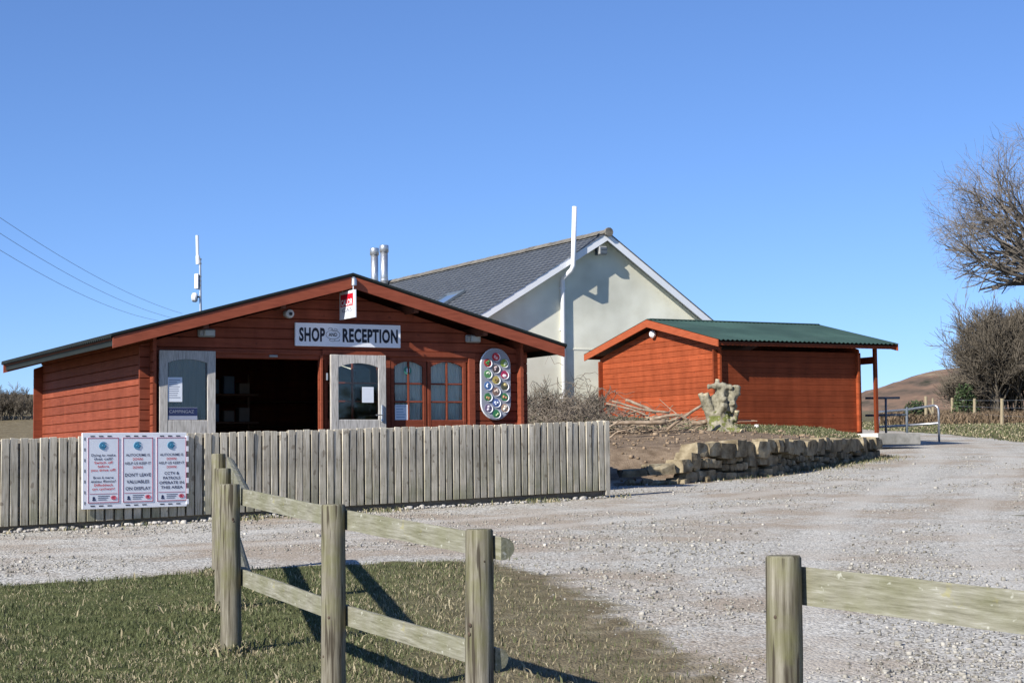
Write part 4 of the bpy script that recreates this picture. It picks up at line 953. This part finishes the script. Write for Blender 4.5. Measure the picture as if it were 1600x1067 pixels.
for pts, rad in (limbs[1], limbs[2], limbs[5], limbs[11], limbs[6], limbs[10]):
    for (e, q) in ((-1, -2),):
        a = sp(*pts[e]); dv = (a - sp(*pts[q])).normalized(); MB().tube([a - dv * .02, a + dv * .016], rad[e] * .93, 12, jit=.04).build('cut_face', M_CUTEND, st_)
def branch(pts, r0_, r1_, d, label=None, depth=()):
    P = []
    for i, (x, y) in enumerate(pts):
        dd = d + (depth[i] if i < len(depth) else 0); P.append(at(x, y, dd))
    Q = []
    for i in range(len(P) - 1):
        for k in range(4): Q.append(P[i].lerp(P[i + 1], k / 4) + Vector((random.uniform(-.008, .008), 0, random.uniform(-.008, .008))))
    Q.append(P[-1]); o_ = Q[0].copy()
    r0_ *= .68; r1_ *= .68
    MB().tube([q - o_ for q in Q], [r0_ + (r1_ - r0_) * k / (len(Q) - 1) for k in range(len(Q))], 7, jit=.05).build('cut_branch', M_CUT, None, True, loc=o_, label=label or 'bare cut branch lying in the loose heap beside the orange cabin', cat='branch', group='cut branches heaped by the cabin')
branch([(978, 625), (1003, 634), (1025, 645)], .045, .05, 36.5, 'slanting cut branch with its raised end highest in the heap'); branch([(956, 626), (1001, 640), (1046, 645)], .03, .04, 36, 'long cut branch second from the top, sloping down to the right')
branch([(946, 630), (988, 640), (1012, 650)], .022, .03, 35.8, 'thin cut branch whose tip reaches farthest left in the heap'); branch([(958, 661), (1000, 660), (1041, 659)], .055, .065, 34.6, 'thick straight cut branch lying level at the bottom of the heap')
branch([(1016, 656), (1036, 651), (1060, 648), (1076, 656)], .06, .035, 35.2, 'thick bent cut branch at the right of the heap'); branch([(1042, 671), (1070, 650), (1097, 633)], .045, .04, 35.3, 'pale straight cut branch leaning up against the stump')
branch([(1081, 661.5), (1104, 660)], .07, .065, 36.2, 'short fat log piece just left of the stump'); branch([(951, 667), (972, 655)], .025, .02, 34, 'short cut stick poking up by the end of the board fence'); branch([(982, 646), (1004, 640)], .018, .014, 35.6, 'short thin stick rising right in the middle of the heap')
branch([(1008, 652), (1047, 650)], .03, .02, 36.4, 'level cut branch between the two sloping ones and the thick bottom one'); branch([(1046, 646), (1048, 636), (1052, 633)], .012, .008, 36, 'tiny upright twig standing out of the branch heap'); branch([(952, 684), (965, 674), (980, 671)], .025, .015, 31.5, 'dark curved stick lying on the bare earth beside the fence end'); branch([(1030, 663), (1055, 655), (1066, 646)], .03, .018, 35.7, 'short dark branch under the pale leaning one')

# ------------------------------------------------------------------ bare shrubs, brushwood and trees
def twigs(b, p, d, L, r, lev, rn, nch=(3, 5), spread=.7, up=.15, wob=.18, minr=.004, sides=3, keep=None):
    ns = 3 if lev > 0 else 2
    pts = [p]; q = p.copy(); dd = d.copy(); rad = [r]
    for k in range(ns):
        dd = (dd + Vector((rn.uniform(-wob, wob), rn.uniform(-wob, wob), rn.uniform(-wob, wob) + up * .25))).normalized(); q = q + dd * (L / ns); pts.append(q.copy()); rad.append(max(minr * .7, r * (1 - .45 * (k + 1) / ns)))
    if keep and not keep(q): 
        return
    b.tube(pts, rad, max(3, sides if lev > 1 else 3), cap=False)
    if lev <= 0: return
    for c in range(rn.randint(*nch)):
        f = rn.uniform(.3, 1.0); i = min(ns - 1, int(f * ns)); s_ = pts[i].lerp(pts[i + 1], f * ns - i)
        ax = Vector((rn.gauss(0, 1), rn.gauss(0, 1), rn.gauss(0, 1))).normalized(); ax = (ax - dd * ax.dot(dd)).normalized()
        nd = (dd * math.cos(spread * rn.uniform(.6, 1.25)) + ax * math.sin(spread * rn.uniform(.6, 1.25))).normalized()
        twigs(b, s_, nd, L * rn.uniform(.55, .8), max(minr, rad[i] * .62), lev - 1, rn, nch, spread, up, wob, minr, sides, keep)
def shrub(label, px, pyb, d, h, stems, lev, seed, m, name='bare_shrub', cat='shrub', lean=.5, minr=.005, nch=(3, 4), zg=None, group=None, width=.3, keep=None):
    q = at(px, pyb, d); g = hz(q.x, q.y) if zg is None else zg; rn = random.Random(seed); b = MB()
    for k in range(stems):
        a = rn.uniform(0, 6.28); dv = Vector((math.cos(a) * lean * rn.random(), math.sin(a) * lean * rn.random(), 1)).normalized()
        twigs(b, Vector((rn.uniform(-width, width), rn.uniform(-width, width) * .6, -.05)), dv, h * rn.uniform(.36, .52), max(minr * 2, h * .011), lev, rn, nch, .6, .35, .2, minr, 4, keep)
    t = thing(name, label, cat, (q.x, q.y, g), group=group)
    b.build('branches', m, t); return t
shrub('tangled grey bare shrub close against the right corner of the shop', 846, 662, 40.0, 1.12, 24, 3, 21, M_HEDGE, lean=.9, minr=.006, width=.45)
shrub('tangled grey bare shrub in front of the white slatted screen', 905, 662, 41.0, .92, 24, 3, 22, M_HEDGE, lean=1.0, minr=.006, width=.55)
rn = random.Random(31); b = MB(); c0 = at(930, 668, 37); c0.z = hz(c0.x, c0.y)
for k in range(700):
    f = rn.random(); x = rn.gauss(-.35, .95); y = rn.gauss(0, .4); z = abs(rn.gauss(0, .32)) * max(.25, 1 - abs(x + .4) / 2.2) * 1.5
    a = rn.uniform(0, 6.28); L = rn.uniform(.25, .8); p0 = Vector((x, y, z)); cv = rn.uniform(-.25, .25)
    pts = [p0 + Vector((math.cos(a + cv * i) * L * i / 4, math.sin(a + cv * i) * L * i / 4 * .6, rn.uniform(-.03, .06) * i + .12 * math.sin(i * .8) * rn.random())) for i in range(5)]
    b.tube(pts, [.012 * (1 - .16 * i) * rn.uniform(.5, 1.1) for i in range(5)], 4, cap=False)
b.build('brushwood', M_TWIG, None, loc=c0, kind='stuff')
tag(bpy.data.objects['brushwood'], 'low tangle of loose dry twigs behind the fence end', 'brushwood')
b = MB()
for k in range(60):
    x = rn.gauss(1.35, .75); y = rn.gauss(-.6, .45); z = abs(rn.gauss(0, .12)); a = rn.choice((2.75, 3.3, .2, -.3)) + rn.gauss(0, .35); L = rn.uniform(.3, 1.0); e = rn.gauss(.12, .22); p0 = Vector((x, y, z))
    b.tube([p0 + Vector((math.cos(a) * L * i / 3, math.sin(a) * L * i / 3 * .6, math.sin(e) * L * i / 3 + rn.uniform(-.03, .03))) for i in range(4)], [.013, .011, .009, .006], 4, cap=False)
tag(b.build('loose_sticks', M_CUT, None, loc=c0 + Vector((0, 0, hz(c0.x + 1.3, c0.y - .6) - c0.z)), kind='stuff'), 'scatter of thin tan sticks among the cut branches', 'sticks')
# oak at the right
def oak():
    rn = random.Random(5); d = 85.0; b = MB(); C_ = at(1694, 318, d); g = hz(C_.x, d); o_ = Vector((C_.x, d, g))
    R3 = Vector((8.2, 6.8, 5.4)); ce = Vector((0, 0, C_.z - g))
    def keep(q): v = q - ce; return (v.x / R3.x) ** 2 + (v.y / R3.y) ** 2 + (v.z / R3.z) ** 2 < 1.0 + .22 * noise.noise(q * .35)
    tr = MB(); tr.tube([(0, 0, -.3), (.05, 0, 1.2), (-.05, .1, 3), (.1, 0, 5), (0, 0, 7.2)], [.62, .5, .44, .40, .30], 12, jit=.06)
    t = thing('bare_oak_tree', 'large leafless spreading oak tree at the right edge', 'tree', o_)
    tr.build('trunk', M_OAK, t, True)
    for k in range(9):
        a = 2 * math.pi * k / 9 * 2 + rn.uniform(-.3, .3); el = rn.uniform(.02, 1.25)
        dv = Vector((math.cos(a) * math.cos(el), math.sin(a) * math.cos(el), math.sin(el) * .9)); z0 = rn.uniform(4.6, 7.1)
        twigs(b, Vector((0, 0, z0)), dv, rn.uniform(3.2, 4.4), .19, 5, rn, (3, 4), .62, .06, .26, .0062, 5, keep)
    for a in (2.9, 3.15, 3.4, 3.7, 2.6, 3.05, 2.75, 3.3, 3.0, 3.5, 2.5, 3.2):
        el = rn.uniform(-.02, 1.1); dv = Vector((math.cos(a) * math.cos(el), math.sin(a) * math.cos(el), math.sin(el)))
        twigs(b, Vector((0, 0, rn.uniform(5.2, 7))), dv, rn.uniform(3.9, 5.0), .17, 5, rn, (3, 4), .62, .05, .26, .0062, 5, keep)
    b.build('crown', M_OAK, t)
oak()
shrub('tall dense bare hedgerow thorn behind the wire fence at right', 1612, 662, 84, 5.15, 74, 4, 41, M_HEDGE, 'bare_thorn_tree', 'tree', .42, .012, (4, 6), width=2.0)
shrub('low thin bare thorn leaning out left of the tall hedgerow thorn', 1530, 660, 86, 2.7, 30, 3, 42, M_HEDGE, 'bare_thorn_tree', 'tree', .9, .012, (4, 6), width=1.1)
shrub('half-hidden bare thorn at the very right edge behind the oak side', 1675, 662, 86, 4.8, 20, 4, 43, M_HEDGE, 'bare_thorn_tree', 'tree', .45, .011, (4, 5), width=1.5)
for i, (px, py, d, h, lb) in enumerate(((8, 664, 66, 1.1, 'bare grey shrub at the far left edge of the photo'), (40, 661, 70, 1.05, 'bare grey shrub showing just left of the shop rear corner'), (-25, 664, 67, 1.5, 'bare grey shrub left of the far left field edge'))):
    shrub(lb, px, py, d, h, 34, 3, 60 + i, M_HEDGE, lean=1.1, minr=.009, width=1.0, nch=(3, 5))
def leafy(label, px, py, d, h, w, n, seed, name='gorse_bush'):
    q = at(px, py, d); rn = random.Random(seed); V_ = []; F_ = []
    for k in range(n):
        u = rn.uniform(0, 6.28); r = rn.random() ** .5; z = rn.random(); c = Vector((math.cos(u) * r * w * (1 - .5 * z), math.sin(u) * r * w * (1 - .5 * z), h * z * (1 - .35 * r * rn.random())))
        a = Vector((rn.gauss(0, 1), rn.gauss(0, 1), rn.gauss(0, 1))).normalized() * .07; b_ = a.orthogonal().normalized() * .04; o_ = len(V_); V_ += [c - a, c + b_, c + a, c - b_]; F_.append((o_, o_ + 1, o_ + 2, o_ + 3))
    t = thing(name, label, 'bush', (q.x, q.y, hz(q.x, q.y))); link('foliage', np_mesh('foliage', V_, F_, M_GREENLF), t)
    b = MB()
    for k in range(6): b.tube([(0, 0, -.05), (rn.uniform(-.3, .3) * w, rn.uniform(-.3, .3) * w, h * .4), (rn.uniform(-.6, .6) * w, rn.uniform(-.6, .6) * w, h * .8)], [.03, .02, .01], 4)
    b.build('stems', M_HEDGE, t)
leafy('small dark green gorse bush behind the wire fence', 1509, 657, 82, 1.7, .75, 1100, 1); leafy('low green gorse bush seen through the galvanised barrier', 1432, 657, 78, 1.0, .8, 700, 2)
rn = np.random.default_rng(77); n = 16000; f = rn.random(n); hx = 31 - 9 * f + rn.normal(0, .7, n); hy = -14 + 62 * f; hh_ = height(hx, hy) + 4.2 * rn.random(n) ** .8 * (.85 + .15 * np.sin(f * 60))
A_ = rn.normal(0, 1, (n, 3)); A_ /= np.linalg.norm(A_, axis=1)[:, None]; B_ = np.cross(A_, rn.normal(0, 1, (n, 3))); B_ /= np.linalg.norm(B_, axis=1)[:, None]; Cc = np.stack([hx, hy, hh_], 1)
Vh = np.stack([Cc - A_ * .2, Cc + B_ * .12, Cc + A_ * .2, Cc - B_ * .12], 1).reshape(-1, 3)
tag(link('hedgerow', np_mesh('hedgerow', Vh, np.arange(n * 4).reshape(-1, 4), M_GREENLF), kind='stuff'), 'unseen hedge right of the yard, added for reflections in the shop windows', 'hedge')  # out-of-view hedge added to give the shop glass a green-grey reflection
# dry undergrowth along the hedge
def blades(name, pts, hmin, hmax, w, m, lean=.5, seed=0, kind='stuff', bend=.6):
    r = np.random.default_rng(seed); n = len(pts); P = np.asarray(pts); a = r.uniform(0, 2 * np.pi, n); h = r.uniform(hmin, hmax, n); ww = w * r.uniform(.6, 1.3, n)
    la = r.uniform(0, 2 * np.pi, n); lm = h * lean * r.uniform(.1, 1.1, n)
    dx, dy = np.cos(a) * ww / 2, np.sin(a) * ww / 2; lx, ly = np.cos(la) * lm, np.sin(la) * lm; O = np.zeros(n)
    v0 = P + np.stack([-dx, -dy, O - .005], 1); v1 = P + np.stack([dx, dy, O - .005], 1)
    m1 = P + np.stack([lx * .35 - dx * .8, ly * .35 - dy * .8, h * .6], 1); m2 = P + np.stack([lx * .35 + dx * .8, ly * .35 + dy * .8, h * .6], 1); tp = P + np.stack([lx, ly, h * (1 - .25 * lean * bend)], 1)
    Vv = np.stack([v0, v1, m2, m1, tp], 1).reshape(-1, 3); o_ = np.arange(n)[:, None] * 5
    Fv = np.concatenate([o_ + [0, 1, 2], o_ + [0, 2, 3], o_ + [3, 2, 4]], 1).reshape(-1, 3)
    return link(name, np_mesh(name, Vv, Fv, m), kind=kind)
M_BRACK = mat('dead_bracken', [(.13, .09, .055), (.24, .175, .11)], 3, rough=.95, island=True, rnd=.5)
r_ = np.random.default_rng(2); n = 16000
dd = r_.uniform(74, 92, n); pxx = r_.uniform(1375, 1690, n); xx = (pxx - 800) / 2800 * dd; blades('dry_undergrowth', np.stack([xx, dd, height(xx, dd)], 1), .12, .65, .045, M_BRACK, 1.3, 3)
tag(bpy.data.objects['dry_undergrowth'], 'brown dead bracken and grass along the hedge foot', 'undergrowth')
# roadside wire fence
wf = [(1447, 619, 661, 76), (1458, 622, 661, 78), (1488, 621.5, 659, 83), (1522.5, 622.5, 660, 79), (1565.5, 622.5, 665, 72), (1625, 620, 670, 66)]
q0 = at(1447, 661, 76); t = thing('wire_fence', 'row of pale wooden stakes with wire below the hedge', 'fence', tuple(q0)); tops = []
for x, yt, yb, d in wf:
    a, c = at(x, yt, d), at(x, yb, d); g = hz(c.x, c.y); tops.append((a, g)); MB().tube([Vector((c.x, c.y, g - .2)) - q0, Vector((a.x + random.uniform(-.03, .03), a.y, a.z)) - q0], [.075, .065] if x != 1458 else [.06, .05], 8).build('stake', mat('stake_wood', [(.26, .21, .13), (.38, .32, .21)], 6, (8, 8, 1), .9) if x == 1447 else bpy.data.materials['stake_wood'], t)
MB().tube([at(1464, 661, 76) - q0, at(1450, 634, 76) - q0], .05, 6).build('strut', bpy.data.materials['stake_wood'], t)
for f in (.35, .65, .92): MB().tube([Vector((a.x, a.y, g + (a.z - g) * f)) - q0 for a, g in tops[:1] + tops[2:]], .006, 4).build('wire', M_STEEL, t)
# overhead cables
for i, (p0, p1, lb) in enumerate((((-60, 299), (285, 490), 'uppermost of the three thin overhead cables'), ((-60, 325), (270, 497), 'middle one of the three thin overhead cables'), ((-60, 353), (247, 501), 'lowest of the three thin overhead cables'))):
    A, B = at(*p0, 42), at(*p1, 75)
    pts = [A.lerp(B, k / 16) + Vector((0, 0, -.35 * (1 - (2 * k / 16 - 1) ** 2))) for k in range(17)]
    MB().tube([q - A for q in pts], .006, 5).build('overhead_cable', M_WIRE, None, loc=A, label=lb, cat='cable', group='overhead cables')

# ------------------------------------------------------------------ grass and gravel
M_GR1 = mat('grass_blade', [(.062, .074, .028), (.098, .112, .046), (.15, .158, .08)], 1.5, rough=.7, spec=.25, island=True, rnd=.7)
M_GR2 = mat('dry_grass_blade', [(.20, .168, .10), (.32, .275, .175), (.44, .39, .27)], 1.5, rough=.8, spec=.15, island=True, rnd=.5)
r = np.random.default_rng(9)
def n2(x, y, s, o=0): return np.array([noise.noise((a * s, c * s, o)) for a, c in zip(x, y)])
n = 260000
d = 7.2 + (17.2 - 7.2) * r.random(n) ** 1.15; x = (r.uniform(-.42, .17, n)) * (d + .5)
s_ = poly_sd(x, d, GRASS); nn = n2(x, d, 2.2); n5 = n2(x, d, .7, 4)
wg = .18 + .55 * sm(-1.6, .6, x); ok = (s_ + nn * wg) > r.uniform(-.3, .6, n) * wg
dens = 1 - .78 * sm(-1.4, .3, x + n5 * .9); ok &= r.random(n) < dens
x, d, nn, n5 = x[ok], d[ok], nn[ok], n5[ok]; z = height(x, d)
dryp = np.clip(.17 + .45 * sm(-1.9, .3, x) + .5 * np.clip(n5 + .35 * nn, -.3, 1), .05, .9); isdry = r.random(len(x)) < dryp
P = np.stack([x, d, z], 1)
pd = np.min([np.hypot(x - a, d - b_) for a, b_ in ((-1.7, 10.8), (-.92, 9.1), (-.16, 7.8), (-2.09, 13.0), (-2.54, 15.5))], axis=0)
isdry |= r.random(len(x)) < np.exp(-(pd / .28) ** 2) * .9
cl = n2(x, d, 4.5, 2); kc = r.random(len(x)) < np.clip(.72 + 1.3 * cl, .12, 1); P, isdry = P[kc], isdry[kc]
g1 = blades('grass', P[~isdry], .012, .044, .0050, M_GR1, 1.0, 1); tag(g1, 'short green grass in the foreground', 'grass')
g2 = blades('dry_grass', P[isdry], .010, .040, .0048, M_GR2, 1.5, 2); tag(g2, 'dead straw-coloured grass mixed through the lawn', 'grass')
# tufts: along the fence foot, the wall foot, the bank top and the verge
def scat(n, f, seed):
    q = np.random.default_rng(seed); return f(q, n)
TP = []
q = np.random.default_rng(5); n = 5200
s1 = q.uniform(-3, FL + .3, n); cl_ = np.array([noise.noise((a * 1.1, 0, 2)) for a in s1]); keep_ = q.random(n) < np.clip(.15 + cl_ * 1.6, .02, 1); s1 = s1[keep_]; off = -np.abs(q.normal(.12, .18, len(s1)))
TP.append(np.stack([F0.x + fd.x * s1 - fd.y * off, F0.y + fd.y * s1 + fd.x * off], 1))
n = 5000; s1 = q.uniform(0, TL + .6, n)
for a in s1:
    pass
pw = [wall_at(min(a, TL - .01)) for a in s1]; off = np.abs(q.normal(.25, .28, n)) + .05; kk = q.random(n) < np.clip(.12 + .5 * sm(4, 9, s1) + .25 * n2(s1, s1 * 0, 1.2), .03, 1)
W2 = np.array([(p_.x + t_.y * o__ + t_.x * max(0, a - TL), p_.y - t_.x * o__ + t_.y * max(0, a - TL)) for (p_, t_), o__, a in zip(pw, off, s1)]); TP.append(W2[kk])
for a, b_ in ((-1.7, 10.8), (-.92, 9.1), (-.16, 7.8), (-2.09, 13.0), (-2.54, 15.5)):
    m_ = 220; w_ = q.uniform(0, 6.28, m_); rr2 = .065 + np.abs(q.normal(0, .07, m_)); TP.append(np.stack([a + np.cos(w_) * rr2, b_ + np.sin(w_) * rr2], 1))
m_ = 2600; gx = q.uniform(-5.2, .4, m_); gy = q.uniform(9.2, 16, m_); kk = (poly_sd(gx, gy, GRASS) > .1) & (n2(gx, gy, 1.6, 8) > .12); TP.append(np.stack([gx[kk], gy[kk]], 1))
TP = np.concatenate(TP); zz = base_h(TP[:, 0], TP[:, 1]); PT = np.column_stack([TP, zz]); dm = q.random(len(PT)) < .5
blades('grass_tufts', PT[~dm], .02, .09, .012, M_GR1, .9, 6); blades('dry_grass_tufts', PT[dm], .02, .08, .012, M_GR2, 1.1, 7)
n = 26000; d = q.uniform(35, 49, n); x = q.uniform(.5, 9.2, n); m_ = mound_f(x, d) * sm(.2, -.9, (38.3 + (x - 4) * -.55) - d + n2(x, d, .9) * 1.0)
k_ = q.random(n) < m_ * .95; x, d = x[k_], d[k_]
P = np.stack([x, d, height(x, d)], 1); dm = q.random(len(P)) < .25
blades('bank_grass', P[~dm], .02, .06, .018, M_GR1, 1.0, 8); blades('dry_bank_grass', P[dm], .02, .06, .016, M_GR2, 1.1, 9)
n = 26000; d = q.uniform(46, 82, n); x = q.uniform(12.5, 25, n); k_ = (poly_sd(x, d, VERGE) + n2(x, d, .8) * .5) > 0; x, d = x[k_], d[k_]; P = np.stack([x, d, height(x, d)], 1); dm = q.random(len(P)) < .4
blades('verge_grass', P[~dm], .03, .10, .035, M_GR1, 1.0, 10); blades('dry_verge_grass', P[dm], .03, .10, .035, M_GR2, 1.1, 11)
for nm, lb in (('grass_tufts', 'green grass tufts along the fence and wall foot'), ('dry_grass_tufts', 'dry grass tufts along the fence and wall foot'), ('bank_grass', 'green grass on the bank before the orange cabin'), ('dry_bank_grass', 'dry grass on the bank before the orange cabin'), ('verge_grass', 'green verge grass beyond the track at right'), ('dry_verge_grass', 'dry verge grass beyond the track at right')): tag(bpy.data.objects[nm], lb, 'grass')
# gravel stones
M_PEB = mat('gravel_stone', [(.08, .07, .055), (.24, .225, .19), (.38, .36, .315), (.48, .46, .41)], 6, rough=.9, spec=.15, island=True, rnd=.5)
cube = np.array([(-1, -1, -1), (1, -1, -1), (1, 1, -1), (-1, 1, -1), (-1, -1, 1), (1, -1, 1), (1, 1, 1), (-1, 1, 1)], float); cf = np.array([(0, 3, 2, 1), (4, 5, 6, 7), (0, 1, 5, 4), (1, 2, 6, 5), (2, 3, 7, 6), (3, 0, 4, 7)])
def pebbles(name, x, y, z, size, m, seed):
    q = np.random.default_rng(seed); n = len(x); sc = size[:, None] * q.uniform(.35, .62, (n, 3)); sc[:, 2] *= .75
    v = cube[None] * (1 + q.uniform(-.38, .25, (n, 8, 3))) * np.where(cube[None, :, 2:3] > 0, .8, 1) * sc[:, None, :]
    a = q.uniform(0, 6.28, n); c, s = np.cos(a)[:, None], np.sin(a)[:, None]
    vx = v[:, :, 0] * c - v[:, :, 1] * s; vy = v[:, :, 0] * s + v[:, :, 1] * c
    Vv = np.stack([vx + x[:, None], vy + y[:, None], v[:, :, 2] + z[:, None] + (sc[:, 2] * .35)[:, None]], -1).reshape(-1, 3)
    Fv = (np.arange(n)[:, None, None] * 8 + cf[None]).reshape(-1, 4)
    return link(name, np_mesh(name, Vv, Fv, m), kind='stuff')
n = 95000; d = 8 + (40 - 8) * q.random(n) ** 1.7; x = q.uniform(-.33, .33, n) * (d + 1)
g_ = poly_sd(x, d, GRASS) + n2(x, d, 2.2) * .3; k_ = (g_ < q.uniform(-.35, .12, n)) & (mound_f(x, d) < .02) & (poly_sd(x, d, VERGE) < .2) & (behind_fence(x, d) < .05)
lane = n2(x, d, .45, 7); k_ &= q.random(n) < np.clip(.5 + lane * 1.5 - .75 * lane_f(x, d), .03, 1)
x, d = x[k_], d[k_]; size = np.clip(q.lognormal(math.log(.0095), .5, len(x)), .005, .04) * (1 + .010 * d)
pb = pebbles('gravel', x, d, height(x, d) + .004, size, M_PEB, 3); tag(pb, 'loose grey gravel stones strewn over the track', 'gravel')
n = 1100; s1 = q.uniform(-3, FL, n); off = -np.abs(q.normal(.02, .09, n)); kk = q.random(n) < np.clip(.45 + 1.2 * n2(s1, s1 * 0, .9, 3), .1, 1); s1, off = s1[kk], off[kk]
x = F0.x + fd.x * s1 - fd.y * off; y = F0.y + fd.y * s1 + fd.x * off
M_PEB2 = mat('pale_pebble', [(.22, .205, .18), (.36, .34, .31), (.5, .48, .44)], 6, rough=.9, island=True, rnd=.5)
pb = pebbles('pebbles', x, y, base_h(x, y) + .01, np.clip(q.lognormal(math.log(.032), .4, len(x)), .015, .075), M_PEB2, 4); tag(pb, 'pale pebbles along the foot of the board fence', 'pebbles')
n = 1500; x = q.uniform(.2, 7.5, n); y = q.uniform(27.8, 40, n); k_ = (mound_f(x, y) > .03); x, y = x[k_], y[k_]
M_CLOD = mat('soil_clod', [(.13, .09, .055), (.24, .175, .115), (.33, .26, .18)], 6, rough=.95, island=True, rnd=.5)
pb = pebbles('soil_clods', x, y, height(x, y) + .01, np.clip(q.lognormal(math.log(.028), .55, len(x)), .012, .12), M_CLOD, 5); tag(pb, 'earth clods and small stones on the bank', 'clods')
